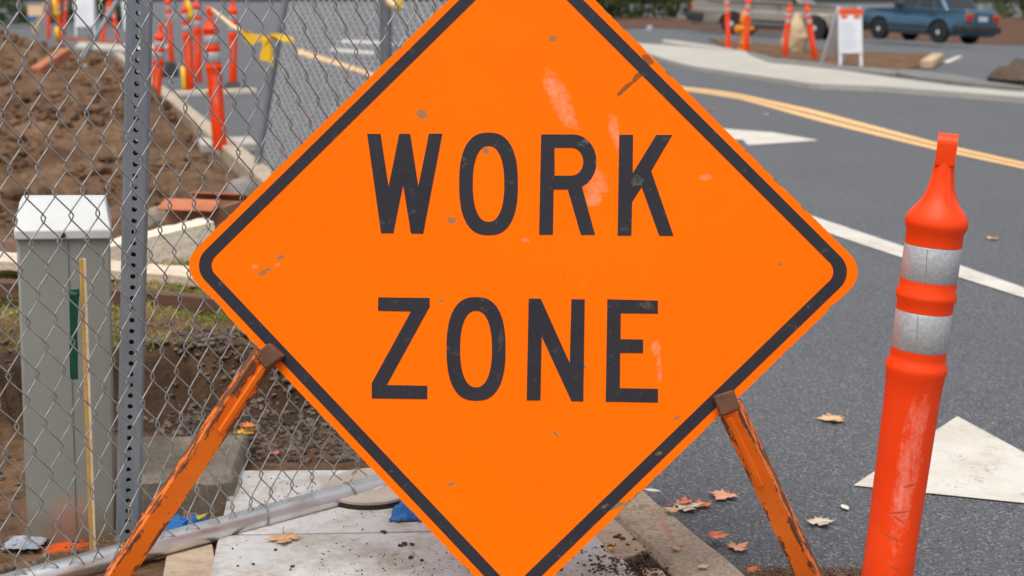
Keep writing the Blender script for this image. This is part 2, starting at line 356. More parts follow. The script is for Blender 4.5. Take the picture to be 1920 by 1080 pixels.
def soil_z(x, y):
    k = kerb_x(y) - KW - x                                  # distance left of the kerb
    nz = noise.fractal(Vector((x * 1.7, y * 1.7, 3)), .9, 2.1, 5)
    fz = noise.fractal(Vector((x * 9, y * 9, 8)), .8, 2.1, 4)
    edge = 3.92 + .07 * noise.noise(Vector((x * 3, 1, 0))) - .35 * sst(-1.05, -1.5, x)
    bank = .165 * sst(edge - .03, edge + .05, y + .03 * noise.noise(Vector((x * 11, y * 4, 2)))) * sst(.05, .3, k)
    bank *= 1 - .75 * sst(5.6, 8.5, y)
    amp = .012 + .085 * sst(4, 9, y)
    z = bank + amp * nz + (.006 + .014 * sst(edge - .2, edge, y)) * fz + .03 * sst(5, 9, y) * abs(noise.fractal(Vector((x * 2.6, y * 2.6, 8)), .7, 2.1, 5)) * 1.6
    f = (Vector((x, y, 0)) - FA).to_2d().dot(FN.to_2d())     # > 0 on the camera side of the fence
    z -= .075 * sst(.02, -.14, f) * sst(-.62, -.80, x) * (1 - sst(3.4, 3.6, y))
    z += .62 * gauss(x, y, -9.2, 24, 1.5, 2.0) + .10 * gauss(x, y, -6.2, 20, 1.2, 2) + .28 * gauss(x, y, -3.6, 13.4, .55, 1.2) - .12 * gauss(x, y, -4.2, 16.2, .7, 1.3)
    flat = sst(3.75, 3.55, y) * sst(-.72, -.60, x)           # level bed under the plates
    z = z * (1 - flat) + (-.004 + .003 * fz) * flat
    z = z * sst(-.02, .25, k) + (-.01) * (1 - sst(-.02, .25, k))
    z -= .25 * sst(30, 33, y)
    return z + .004
mb = MB(); T0, T1, NT = -.62, 1.0, 300; rows = [-4, -2, -1, 0, .6, 1.2, 1.6]
y = 2.0
while y < 34: rows.append(y); y *= 1.0105 if y < 6 else 1.018
for y in rows:
    xr = kerb_x(y) - KW + .06
    for i in range(NT):
        xl = -.58 * max(y, 2) - .3 - (2 if y < 2 else 0); x = xl + (xr - xl) * i / (NT - 1)
        mb.v.append(Vector((x, y, soil_z(x, y))))
for j in range(len(rows) - 1):
    for i in range(NT - 1):
        mb.f.append([j * NT + i, j * NT + i + 1, (j + 1) * NT + i + 1, (j + 1) * NT + i]); mb.mi.append(0)
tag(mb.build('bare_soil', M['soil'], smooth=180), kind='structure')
# kerb running away along the road edge
mb = MB(); ky = [-4]
while ky[-1] < 28: ky.append(ky[-1] + (.5 if ky[-1] < 1.5 else .06 if ky[-1] < 4 else .25))
ky = sorted(ky + [3.012, 3.022, 3.03, 3.038, 3.048])
for y in ky:
    w = .006 * noise.noise(Vector((y * 6, 0, 0))) + .004 * noise.noise(Vector((y * 25, 0, 3))); e = kerb_x(y); t = kerb_top(y) - .02 * math.exp(-((y - 3.03) / .009) ** 2) + .004 * noise.noise(Vector((y * 9, 5, 0)))
    mb.v += [Vector((e + w, y, -.05)), Vector((e + w, y, t - .012)), Vector((e + w - .014, y, t)), Vector((e - KW + .012, y, t)), Vector((e - KW - w, y, t - .012)), Vector((e - KW - w, y, -.08))]
for j in range(len(ky) - 1):
    for i in range(5): mb.f.append([j * 6 + i, (j + 1) * 6 + i, (j + 1) * 6 + i + 1, j * 6 + i + 1]); mb.mi.append(0)
mb.f += [[0, 1, 2, 3, 4, 5]]; mb.mi.append(0)
tag(mb.build('kerb', M['kerb']), kind='structure')

def resample(pl, n):
    L = [0]
    for a, b in zip(pl, pl[1:]): L.append(L[-1] + math.hypot(b[0] - a[0], b[1] - a[1]))
    out = []
    for i in range(n):
        t = L[-1] * i / (n - 1); j = 0
        while j < len(L) - 2 and L[j + 1] < t: j += 1
        u = (t - L[j]) / max(1e-9, L[j + 1] - L[j]); out.append((pl[j][0] + (pl[j + 1][0] - pl[j][0]) * u, pl[j][1] + (pl[j + 1][1] - pl[j][1]) * u))
    return out
def strip(name, near, far, dz, mat, n=24, skirt=False):
    a, b = resample(near, n), resample(far, n); mb = MB()
    A = [G(x, y, dz) for x, y in a]; B = [G(x, y, dz) for x, y in b]
    mb.add(A + B, [[i, i + 1, n + i + 1, n + i] for i in range(n - 1)])
    if skirt:
        dn = Vector((0, 0, -dz - .06)); k = len(mb.v)
        mb.add(A + B + [p + dn for p in A] + [p + dn for p in B], [[i + 1, i, 2 * n + i, 2 * n + i + 1] for i in range(n - 1)] + [[n + i, n + i + 1, 3 * n + i + 1, 3 * n + i] for i in range(n - 1)])
    return tag(mb.build(name, mat, smooth=0 if skirt else 35), kind='structure')
c8 = lambda l: [(1200 + x / 2.667, 160 + y / 2.667) for x, y in l]
up = c8([(180, 4), (260, 10), (460, 35), (860, 120), (1200, 210), (1500, 290), (1920, 385), (2300, 478)]); lo = c8([(190, 22), (300, 36), (500, 68), (900, 180), (1100, 230), (1480, 322), (1920, 417), (2300, 510)])
lerp = lambda l, m, t: [(a[0] + (b[0] - a[0]) * t, a[1] + (b[1] - a[1]) * t) for a, b in zip(resample(l, 30), resample(m, 30))]
strip('road_marking', lerp(up, lo, .42), up, .004, M['road_yellow'], 30); strip('road_marking', lo, lerp(up, lo, .58), .004, M['road_yellow'], 30)
strip('road_marking', [(1470, 405), (1560, 439), (1695, 484), (1800, 520), (1920, 558), (2100, 618)], [(1450, 380), (1530, 407), (1695, 462), (1800, 497), (1920, 539), (2100, 600)], .004, M['road_white'], 20)
strip('road_marking', [(555, 100), (660, 131), (760, 166)], [(560, 91), (660, 123), (760, 158)], .004, M['road_yellow'], 10)
def marking(pts, mat):
    mb = MB(); P = [G(x, y, .004) for x, y in pts]
    tris = tessellate_polygon([P]); fs = []
    for t in tris:
        t = list(t)
        if (P[t[1]] - P[t[0]]).cross(P[t[2]] - P[t[0]]).z < 0: t = t[::-1]
        fs.append(t)
    tag(mb.add(P, fs).build('road_marking', mat), kind='structure')
marking([(1600, 910), (1795, 780), (2135, 965)], M['road_white'])
marking([(1290, 236), (1340, 240), (1450, 248), (1536, 263), (1402, 272), (1393, 262), (1290, 258)], M['road_white'])
marking([(1768, 116), (1795, 105), (1806, 105), (1778, 118)], M['road_white'])
marking([(640, 74), (740, 78), (740, 84), (640, 80)], M['road_white']); marking([(620, 90), (700, 96), (700, 102), (620, 96)], M['road_white'])
# pale pavement across the road, darker ground and kerbs behind it
strip('pavement', [(1160, 84), (1215, 99), (1240, 109), (1300, 124), (1417, 141), (1525, 157), (1640, 161), (1780, 171), (1920, 182), (2100, 196)],
      [(1150, 78), (1215, 82), (1300, 88), (1400, 95), (1430, 110), (1520, 121), (1600, 134), (1680, 146), (1780, 157), (1850, 161), (1920, 167), (2100, 178)], .07, M['concrete'], 40, True)
strip('planting_bed', [(1370, 93), (1420, 100), (1520, 119), (1600, 130), (1700, 128), (1752, 120)], [(1330, 72), (1420, 80), (1500, 88), (1560, 95), (1650, 98), (1745, 101)], .03, M['soil'], 20, True)
strip('kerb', [(1240, 77), (1270, 82), (1340, 90), (1372, 94)], [(1245, 74), (1275, 77), (1340, 86), (1372, 91)], .10, M['concrete'], 10, True)
strip('kerb', [(1680, 136), (1720, 144), (1800, 154), (1860, 159), (1920, 164)], [(1690, 129), (1740, 134), (1800, 142), (1860, 153), (1920, 161)], .12, M['concrete_kerb'], 12, True)
strip('kerb', [(1402, 99), (1440, 114), (1520, 122), (1600, 131), (1680, 140)], [(1410, 97), (1450, 108), (1520, 116), (1600, 124), (1690, 131)], .09, M['concrete_kerb'], 14, True)
strip('gutter', [(1515, 163), (1560, 168), (1640, 169), (1720, 171)], [(1520, 158), (1560, 160), (1640, 163), (1720, 166)], .006, M['concrete_kerb'], 10)
strip('pavement', [(140, 88), (240, 95), (300, 100)], [(150, 76), (240, 80), (320, 84)], .03, M['concrete'], 8, True)
# mulch bank under the far hedges
mb = MB(); bx = axis([(2.5, 30, .5)]); by = [48.5, 49.5, 50.5, 52, 54, 57, 62]
def bank_z(x, y): return road_z(x, y) + .02 + (.22 + .5 * sst(14, 17, x)) * sst(48.5, 52.5, y) + .06 * noise.noise(Vector((x * .9, y * .9, 0))) * sst(48.5, 50, y)
mb.add([(x, y, bank_z(x, y)) for y in by for x in bx], [[j * len(bx) + i, j * len(bx) + i + 1, (j + 1) * len(bx) + i + 1, (j + 1) * len(bx) + i] for j in range(len(by) - 1) for i in range(len(bx) - 1)])
tag(mb.build('mulch_bank', M['mulch'], smooth=180), kind='structure')

# ------------------------------------------------------------------ the work-zone sign
SR = Matrix(((.99633853, .01539729, -.08409795), (-.08532207, .24175532, -.96657877), (.00544843, .97021507, .24218386)))
SO = Vector((.00879894, 2.61550832, .65352874)); SN = SR.col[2].copy(); SM = Matrix.Translation(SO) @ SR.to_4x4()
SMI = SM.inverted()
def S(px, py):
    q = SMI @ onplane(px, py, SO, SN); return (q.x, q.y)
HS = .9144 / 2
def rsq(half, r, jit=0, n=8, sub=1):                       # rounded square standing on its corner, counter-clockwise
    pts = []
    for k in range(4):
        a0 = k * math.pi / 2; cx = (half - r) * (1 if k in (0, 3) else -1); cy = (half - r) * (1 if k in (0, 1) else -1)
        arc = [(cx + r * math.cos(a0 + math.pi / 2 * i / n), cy + r * math.sin(a0 + math.pi / 2 * i / n)) for i in range(n + 1)]
        pts += arc
    if sub > 1:
        out = []
        for i, p in enumerate(pts):
            q = pts[(i + 1) % len(pts)]; L = math.hypot(q[0] - p[0], q[1] - p[1]); m = sub if L > .1 else 1
            out += [(p[0] + (q[0] - p[0]) * j / m, p[1] + (q[1] - p[1]) * j / m) for j in range(m)]
        pts = out
    c = math.sqrt(.5); res = []
    for x, y in pts:
        k = 1
        if jit:
            w = noise.noise(Vector((x * 30, y * 30, 0))); d = (max(0, w - .22) + .10 * noise.noise(Vector((x * 60, y * 60, 3)))) * jit; k = 1 - d / half
        res.append(((x - y) * c * k, (x + y) * c * k))
    return res
rs_ = Vector((SO.x, SO.y - .15, 0))
sign = root('construction_sign', rs_, 'large orange diamond sign reading WORK ZONE on splayed rusty legs', 'sign')
M['panel_edge'] = simple('raw_panel_edge', (.17, .085, .04), (.07, .04, .022), 40, .9)
g = NG('sign_orange', .62, 0, .05)
xx = g.xyz(); c_ = math.sqrt(.5)
pp = g.ma('ABSOLUTE', g.ma('MULTIPLY', g.ma('ADD', xx[0], xx[1]), c_)); qq = g.ma('ABSOLUTE', g.ma('MULTIPLY', g.ma('SUBTRACT', xx[0], xx[1]), c_))
ed = g.ma('MAXIMUM', pp, qq); en = g.noise(15, 7, .75)
c = g.mix(g.rng(g.noise(2.4, 4), .3, .7), (.98, .156, .0005), (.94, .142, .0005))
c = g.mix(g.ma('MULTIPLY', g.rng(g.noise(11, 6, .75), .66, .75), .35), c, (.93, .25, .07))
def px_ell(px, py, rx, ry, ang): 
    u, v = S(px, py); return g.ell(u, v, rx * .001, ry * .001, ang)
def mark(c, e, col, noise_sc=60, amp=1.2, lo=.7, hi=.95, k=1.0):
    return g.mix(g.ma('MULTIPLY', g.rng(g.ma('ADD', g.ma('MINIMUM', e, .8), g.ma('MULTIPLY', g.ma('SUBTRACT', g.noise(noise_sc, 6, .75), .5), amp * 2)), lo, hi), k), c, col)
pinkc, brn, dark = (.95, .30, .16), (.28, .16, .075), (.22, .075, .02)
for e in ((1052, 190, 24, 72, R(23)), (1030, 160, 14, 26, R(10)), (1118, 345, 26, 38, R(15)), (1112, 372, 26, 18, 0), (1152, 245, 12, 42, R(12)), (1230, 653, 13, 16, 0), (1322, 332, 14, 9, 0), (985, 450, 9, 7, 0), (1236, 690, 6, 30, R(4)), (478, 500, 9, 6, 0), (520, 497, 9, 5, R(30))):
    c = mark(c, px_ell(*e), pinkc, 52, 1.5, .25, 1.2, .75)
for e in ((790, 214, 13, 9, R(-25)), (846, 413, 9, 7, 0), (911, 283, 8, 7, 0), (1037, 72, 9, 6, R(20)), (525, 482, 8, 5, R(20)), (492, 512, 9, 6, R(20)), (503, 505, 7, 4, 0), (845, 908, 10, 4, R(20)), (1041, 813, 9, 3, R(-40)), (828, 564, 5, 3, 0), (1096, 688, 5, 5, 0), (1462, 495, 5, 4, 0), (1270, 783, 8, 3, R(30))):
    c = mark(c, px_ell(*e), brn, 75, 1.7, .0, .22, .85)
for e in ((1172, 166, 24, 5, R(42)), (1196, 143, 17, 6, R(44)), (1214, 112, 8, 14, R(44))):
    c = mark(c, px_ell(*e), dark, 70, 1.2, .0, .3, .9)
c = mark(c, px_ell(1150, 950, 30, 8, R(20)), brn, 60, .9, .4, .5)
sv = g.n('ShaderNodeTexVoronoi'); sv.feature = 'DISTANCE_TO_EDGE'; g.put(sv.inputs['Vector'], g.sc((1, .45, 1))); sv.inputs['Scale'].default_value = 16
scr = g.ma('MULTIPLY', g.rng(sv.outputs[0], .014, .004), g.rng(g.noise(19, 4, .7), .60, .68)); c = g.mix(g.ma('MULTIPLY', scr, .55), c, (.60, .055, .01))
spots = g.rng(g.noise(34, 5, .8), .725, .745); c = g.mix(g.ma('MULTIPLY', spots, .7), c, (.62, .12, .03))
# chipped rim: bare grey-brown primer where the paint has gone
chip = g.rng(g.ma('ADD', ed, g.ma('MULTIPLY', g.ma('SUBTRACT', en, .5), .052)), HS + .0015, HS + .0030)
c = g.mix(chip, c, g.mix(g.noise(80), (.30, .21, .12), (.14, .075, .035)))
g.col(c); g.bump(g.ma('ADD', g.noise(3, 3), g.ma('MULTIPLY', g.noise(90, 4), .04)), .06, .02); M['sign_orange'] = g.m
g = NG('sign_black', .6, 0, .15)
c = g.mix(g.rng(g.noise(5, 5), .35, .7), (.030, .029, .036), (.022, .021, .028))
c = g.mix(g.ma('MULTIPLY', g.rng(g.noise(42, 7, .8), .58, .72), .6), c, (.16, .15, .14))
for e, col in (((1215, 573, 24, 11, R(-15)), (.17, .12, .07)), ((1095, 268, 20, 9, R(20)), (.18, .19, .18)), ((1122, 300, 8, 18, R(-10)), (.20, .20, .19)), ((1195, 340, 20, 14, 0), (.16, .17, .16)), ((938, 640, 7, 36, R(-6)), (.14, .10, .06)), ((1135, 948, 14, 5, R(30)), (.40, .17, .06)), ((1235, 850, 12, 5, R(20)), (.40, .17, .06)), ((1210, 115, 7, 22, R(44)), (.05, .042, .045))):
    c = mark(c, px_ell(*e), col, 80, 1.3, .5, 1.1, .55)
g.col(c); M['sign_black'] = g.m
loc = lambda x, y, z: SM @ Vector((x, y, z))
mb = MB(); mb.prism([rsq(HS, .046, .0022, 10, 110)], -.0095, 0, loc, 0, 1); panel = mb.build('panel', [M['sign_orange'], M['panel_edge']], sign, mw=SM, smooth=30)
mb = MB(); mb.prism([rsq(HS - .0155, .040, 0, 10), rsq(HS - .0375, .024, 0, 10)], -.0005, .0008, loc); mb.build('border', M['sign_black'], sign, mw=SM, smooth=0)
w6 = lambda l: [S(640 + x / 2.909, 220 + y / 2.909) for x, y in l][::-1]
w7 = lambda l: [S(640 + x / 2.909, 520 + y / 2.909) for x, y in l][::-1]
def sup(cx, cy, a, b, n=2.5, k=56):
    out = []
    for i in range(k):
        t = 2 * math.pi * i / k; cs, sn = math.cos(t), math.sin(t)
        out.append((cx + a * math.copysign(abs(cs) ** (2 / n), cs), cy + b * math.copysign(abs(sn) ** (2 / n), sn)))
    return out
def arc(cx, cy, rx, ry, a0, a1, k=12): return [(cx + rx * math.cos(R(a0 + (a1 - a0) * i / k)), cy + ry * math.sin(R(a0 + (a1 - a0) * i / k))) for i in range(k + 1)]
mb = MB(); Z0, Z1 = -.0005, .0008
for L in ([w6([(141, 90), (214, 90), (258, 378), (316, 90), (376, 90), (420, 378), (478, 89), (551, 89), (447, 634), (380, 634), (337, 370), (284, 632), (217, 632)])],
          [w6(sup(803, 363, 160, 280)), w6(sup(803, 363, 86, 207, 2.3))],
          [w6([(1090, 93)] + arc(1264, 241, 128, 148, -90, 68) + [(1384, 641), (1307, 641), (1235, 394), (1158, 394), (1154, 640), (1079, 640)]), w6([(1163, 166)] + arc(1255, 242, 65, 76, -90, 90) + [(1163, 318)])],
          [w6([(1516, 95), (1591, 95), (1589, 305), (1718, 96), (1805, 96), (1690, 292), (1812, 647), (1734, 646), (1638, 380), (1586, 462), (1582, 645), (1507, 645)])],
          [w7([(201, 109), (482, 112), (482, 160), (248, 587), (469, 591), (469, 664), (166, 660), (166, 577), (380, 186), (200, 182)])],
          [w7(sup(735, 390, 161, 283)), w7(sup(735, 391, 87, 209, 2.3))],
          [w7([(1022, 116), (1088, 116), (1246, 468), (1255, 119), (1328, 120), (1320, 677), (1255, 675), (1093, 322), (1086, 671), (1011, 671)])],
          [w7([(1451, 119), (1726, 127), (1727, 198), (1524, 196), (1523, 337), (1646, 339), (1646, 413), (1521, 412), (1519, 604), (1727, 608), (1727, 683), (1442, 678)])]):
    mb = MB(); mb.prism(L, Z0, Z1, loc); mb.build('letter', M['sign_black'], sign, mw=SM, smooth=0)
def sign_leg(tp, bt, brk, side, wid):
    top = onplane(*tp, SO + SN * .022, SN); bot = G(*bt)
    d = (top - bot); L = d.length; zc = d.normalized(); xc = (SR.col[0] - zc * SR.col[0].dot(zc)).normalized(); yc = zc.cross(xc); a_ = R(-26 if side < 0 else -9) * side; xc, yc = xc * math.cos(a_) + yc * math.sin(a_), yc * math.cos(a_) - xc * math.sin(a_)
    mw = Matrix.Translation(bot) @ Matrix((xc, yc, zc)).transposed().to_4x4()
    f = lambda x, y, z: mw @ Vector((x, y, z))
    mb = MB(); w = wid / 2
    prof = [(-w, 0), (w, 0), (w, .004), (-w + .004, .004), (-w + .004, .036), (-w, .036)]
    if side > 0: prof = [(-x, y) for x, y in prof][::-1]
    mb.prism([prof], 0, L, f)
    # a rib folded down from the bracket
    mb.prism([[(-.004 - side * .004, -.006), (.004 - side * .004, -.006), (.006 - side * .004, 0.0), (-.006 - side * .004, 0.0)]], L - .17, L - .012, f)
    leg = mb.build('leg', M['leg'], sign, mw=mw, smooth=30)
    # bracket clipped over the panel edge
    mb = MB(); b = [SMI @ onplane(x, y, SO, SN) for x, y in brk]
    mb.prism([[(q.x, q.y) for q in b][::-1]], -.012, .028, loc)
    o = mb.build('bracket', M['metal_rust'], leg, smooth=30, mw=SM); o.matrix_basis = mw.inverted() @ SM
    bm_ = o.modifiers.new('bevel', 'BEVEL'); bm_.width = .003; bm_.segments = 2
sign_leg((500, 672), (196, 1128), [(510, 643), (537, 668), (505, 692), (482, 666)], -1, .040)
sign_leg((1366, 772), (1534, 1128), [(1336, 743), (1374, 730), (1387, 766), (1350, 780)], 1, .040)
mb = MB(); tp = SM @ Vector((0, -.05, -.02)); mb.bar(tp, (tp.x + .02, 3.12, .0), .04, .03); mb.build('rear_prop', M['leg'], sign, off=rs_)

# ------------------------------------------------------------------ near fence: fabric, rail, perforated post
def fabric(o, d, n, length, z0, z1, W, H, r, e, ns, spp, warp=None, jit=.0):
    mb = MB(); t = r * 1.15; A = W / 2 + e; nw = int(length / W)
    s0 = math.asin(.975)
    for i in range(nw):
        xc = (i + .5) * W; ph0 = math.pi * (i % 2); zb = z0 + random.uniform(-jit, jit)
        k = int((z1 - zb) / H * spp); pts = []
        for j in range(k + 1):
            z = zb + (z1 - zb) * j / k; ph = ph0 + 2 * math.pi * (z - z0) / H
            x = xc + A * math.asin(.975 * math.sin(ph)) / s0; yy = -t * max(-1, min(1, 2.2 * math.cos(ph)))
            dx, dy, dz = warp(x, z) if warp else (0, 0, 0)
            p = Vector(o) + Vector(d) * (x + dx) + Vector(n) * (yy + dy); p.z += z + dz; pts.append(p)
        mb.tube(pts, r, ns, False)
    return mb
f0 = FA - FD * .62; f0.z = 0
fence = root('chain_link_fence', f0 + FD * .7, 'galvanised chain-link fence with pipe rail and perforated steel post behind the orange sign', 'fence', 'chain-link fences')
def warp(x, z):
    lowz = sst(.38, .02, z)
    dx = .085 * (1.1 - z) * .6 + .012 * noise.noise(Vector((x * 4, z * 3, 0))) + lowz * .02 * noise.noise(Vector((x * 7, z * 6, 4)))
    dy = .018 * noise.noise(Vector((x * 2, z * 2, 9))) + lowz * .02 * noise.noise(Vector((x * 6, z * 6, 2)))
    return dx, dy, .008 * noise.noise(Vector((x * 3, z * 4, 7))) + lowz * (.012 * noise.noise(Vector((x * 9, z * 5, 1))) - .032 * sst(1.5, .8, x))
mb = fabric(f0 + FN * .006, FD, FN, 2.10, .078, 1.83, .0262, .098, .00155, .0047, 6, 14, warp, .006)
mb.build('mesh_fabric', M['galv'], fence, off=fence.location, smooth=180)
def fpt(px, py, off=0):                                      # a point of the fence plane seen at a pixel
    return onplane(px, py, FA + FN * off, FN)
ra, rb = fpt(40, 1092), fpt(722, 907); rd = (rb - ra).normalized()
mb = MB(); pr = .0250; mb.tube([ra - rd * .35 + rd * t * 2.4 / 14 for t in range(15)], pr, 28)
mb.build('bottom_rail', M['pipe'], fence, off=fence.location, smooth=40)
for px, py, tilt in ((657, 930, .25), (493, 975, -.2), (232, 1042, .3), (60, 1084, .1)):
    p = fpt(px, py); p = ra + rd * (p - ra).dot(rd); ax = (rd + Vector((0, 0, tilt))).normalized(); u = ax.orthogonal().normalized(); w = ax.cross(u)
    mb = MB(); loop = [p + (u * math.cos(a) + w * math.sin(a)) * (pr + .003) for a in [2 * math.pi * i / 24 for i in range(25)]]
    top = p + Vector((0, 0, pr + .003)); mb.tube(loop, .0016, 6, False)
    tw = [top + FN * .003 * math.sin(i * .9) + FD * (-.003 * i if px < 600 else .0015 * i) + Vector((0, 0, .0028 * i)) for i in range(10)]
    mb.tube(tw, .0016, 6); mb.build('tie_wire', M['galv'], fence, off=fence.location)
# perforated square post, leaning a little
pt_, pb_ = at(262, 0, 2.945), at(240, 1032, 2.945)
ux = (pt_ - pb_); PL = 1.95; zc = ux.normalized(); xc = (CR - zc * CR.dot(zc)).normalized(); yc = zc.cross(xc)
rzm = Matrix.Rotation(R(10), 3, 'Z'); PM = Matrix.Translation(pb_ - zc * .10) @ (Matrix((xc, yc, zc)).transposed() @ rzm).to_4x4()
mb = MB(); w = .0250; mod = .0236; nh = int(PL / mod); hr = .0055
for sgn in (-1, 1):
    for k in range(nh):
        zc_ = (k + .5) * mod; ring = []; sq = []; m = 16
        for i in range(m):
            a = 2 * math.pi * i / m + math.pi / 4; ca, sa = math.cos(a), math.sin(a); q = max(abs(ca), abs(sa))
            ring.append((hr * ca, hr * sa)); sq.append((w * .80 * ca / q, mod / 2 * sa / q))
        vs_ = [PM @ Vector((x, sgn * w, zc_ + z)) for x, z in ring] + [PM @ Vector((x, sgn * w, zc_ + z)) for x, z in sq] + [PM @ Vector((x, sgn * (w - .003), zc_ + z)) for x, z in ring]
        fs = [[i, (i + 1) % m, m + (i + 1) % m, m + i] for i in range(m)] + [[(i + 1) % m, i, 2 * m + i, 2 * m + (i + 1) % m] for i in range(m)]
        mb.add(vs_, fs if sgn < 0 else [f[::-1] for f in fs])
    for s2 in (-1, 1):                                        # rounded corners and sides
        H = nh * mod; a = w * .80; pr_ = [(s2 * a, sgn * w), (s2 * (w - .0015), sgn * (w - .0015)), (s2 * w, sgn * a), (s2 * w, 0)]
        for p, q in zip(pr_, pr_[1:]):
            mb.add([PM @ Vector((p[0], p[1], 0)), PM @ Vector((q[0], q[1], 0)), PM @ Vector((q[0], q[1], H)), PM @ Vector((p[0], p[1], H))], [[0, 1, 2, 3]])
mb.build('post', M['post'], fence, off=fence.location, smooth=60)

# second fence, out on the road
A2 = G(488, 336); A2.z = 0; B2 = at(800, 400, 8.0); B2.z = 0; D2 = (B2 - A2); D2.z = 0; D2.normalize(); N2 = Vector((D2.y, -D2.x, 0))
fence2 = root('chain_link_fence', A2, 'farther chain-link fence panel standing on the asphalt beyond the sign edge, between two grey poles', 'fence', 'chain-link fences')
def warp2(x, z): return .34 * z + .01 * noise.noise(Vector((x * 3, z * 3, 0))), .02 * noise.noise(Vector((x, z, 3))), 0
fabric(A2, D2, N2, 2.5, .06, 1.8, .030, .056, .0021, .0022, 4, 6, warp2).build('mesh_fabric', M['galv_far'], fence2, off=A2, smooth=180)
for L, px0, px1, r in ((0, 487, 546, .021), (1, 738, 736, .034)):
    if L == 0: b, t = A2, at(px1, 0, A2.y)
    else:
        b = onplane(738, 300, A2, N2); t = onplane(734, 0, A2, N2); b = b + (b - t) * (b.z / (t.z - b.z))
    b = b + N2 * .045; t = t + N2 * .045; mb = MB(); mb.tube([b, b + (t - b) * (1.85 / t.z)], r, 16); mb.build('pole', M['far_pole'], fence2, off=A2)
mb = MB(); mb.tube([A2 + Vector((0, 0, .06)), A2 + D2 * 2.5 + Vector((0, 0, .06))], .014, 10); mb.build('bottom_rail', M['far_pole'], fence2, off=A2)

# ------------------------------------------------------------------ delineator posts
H0 = 1.07
def make_delineator():
    o = root('delineator_post', (0, 0, 0), 'x', 'delineator')
    n = 40; mb = MB()
    mb.lathe([(.045, .0), (.0525, .02), (.0505, .30), (.0545, .60), (.0575, .648), (.0605, .660), (.0600, .672), (.0545, .680), (.0540, .690), (.0545, .702)], n)
    mb.lathe([(.0535, .702), (.0535, .784)], n); mb.lathe([(.0545, .784), (.0545, .800), (.0585, .810), (.0590, .818), (.0550, .826), (.0545, .845)], n)
    mb.lathe([(.0535, .845), (.0535, .918)], n)
    mb.lathe([(.0545, .918), (.0545, .945), (.0598, .955), (0.0600, 0.9640), (0.0580, 0.9731), (0.0510, 0.9857), (0.0415, 0.9971), (0.0330, 1.0096), (0.0275, 1.0233), (0.0235, 1.0404), (0.0208, 1.0620), (0.0192, 1.0826)], n)
    # four soft flutes pressed into the neck
    for k in range(4):
        a = 2 * math.pi * k / 4 + .55; c, s = math.cos(a), math.sin(a)
        mb.tube([(c * .048, s * .048, .984), (c * .034, s * .034, 1.005), (c * .0235, s * .0235, 1.032), (c * .018, s * .018, 1.075)], [.003, .006, .005, .002], 8)
    mb.build('tube', M['deli'], o)
    mb = MB()                                                  # flattened pull loop on the tip
    out, inn = [], []
    for i in range(25):
        a = math.pi * i / 24; out.append((.0215 * math.cos(a), 1.119 + .021 * math.sin(a))); inn.append((.0095 * math.cos(a), 1.114 + .011 * math.sin(a)))
    loop = [[(.0185, 1.078)] + out + [(-.0185, 1.078)], inn + [(-.008, 1.102), (.008, 1.102)]]
    mb.prism(loop, -.0185, .0185, lambda x, y, z: Vector((z, x, y))); mb.build('handle', M['deli'], o, bevel=.011, smooth=60)
    for z0, z1 in ((.704, .783), (.846, .917)):
        mb = MB(); mb.lathe([(.0536, z0), (.0548, z0 + .002), (.0548, z1 - .002), (.0536, z1)], n)
        a = R(-98); mb.box((math.cos(a) * .0551, math.sin(a) * .0551, (z0 + z1) / 2), (.0008, .0013, z1 - z0 - .004), Matrix.Rotation(a, 3, 'Z') @ Matrix.Rotation(R(4), 3, 'X'), 1)
        mb.build('reflective_band', [M['refl'], M['seam']], o)
    return o
def make_base(o):
    mb = MB(); v = []
    for h, z in ((.20, 0), (.20, .02), (.17, .04), (.085, .055), (.07, .085)):
        v += [(h * math.cos(2 * math.pi * k / 8 + math.pi / 8), h * math.sin(2 * math.pi * k / 8 + math.pi / 8), z) for k in range(8)]
    mb.add(v, [[i * 8 + k, i * 8 + (k + 1) % 8, (i + 1) * 8 + (k + 1) % 8, (i + 1) * 8 + k] for i in range(4) for k in range(8)] + [[32 + k for k in range(8)], list(range(8))[::-1]])
    return mb.build('base', M['rubber'], o, bevel=.006)
proto = make_delineator(); HT = 1.140
DG = 'orange delineator posts around the work site'
make_base(proto)
def stand(px, py, tx, ty, label, dz=0.0, zs=None, base=True, turn=0):
    global proto, used
    o = proto if not used else copy_tree(proto); used = True
    B = G(px, py, dz); T = at(tx, ty, B.y); ax = T - B; L = ax.length
    zc = ax.normalized(); xc = (CR - zc * CR.dot(zc)).normalized(); yc = zc.cross(xc)
    o.matrix_basis = Matrix.Translation(B) @ Matrix((xc, yc, zc)).transposed().to_4x4() @ Matrix.Rotation(turn, 4, 'Z') @ Matrix.Diagonal((zs or 1, zs or 1, L / HT, 1))
    tag(o, label, 'delineator', DG)
    for ch in list(o.children):
        if ch.name.startswith('base') and not base: bpy.data.objects.remove(ch)
    return o
used = False
stand(1639, 1255, 1779, 250, 'big scuffed orange delineator post on the asphalt right beside the diamond sign', turn=R(-17), zs=.84)
stand(413, 280, 392, 13, 'tilted orange post on the concrete slab with pale tape tied round its neck', .07, 1.0, False)
stand(437, 166, 437, -6, 'upright orange post standing alone on a dark rubber base with white below')
stand(290, 214, 302, 44, 'short orange post just beside the perforated steel post, its foot in the dirt', 0, .98, False)
stand(358, 172, 346, -10, 'orange post with yellow tape hanging down its front', 0, 1.05, False)
stand(372, 154, 369, -14, 'orange post close behind the one with yellow tape', 0, 1.0, False)
stand(322, 118, 313, -16, 'far orange post rising behind a black bag', 0, 1.0, False)
stand(91, 73, 90, -20, 'orange post behind the dirt mound, nearest to the small barricade', 0, 1.0, False)
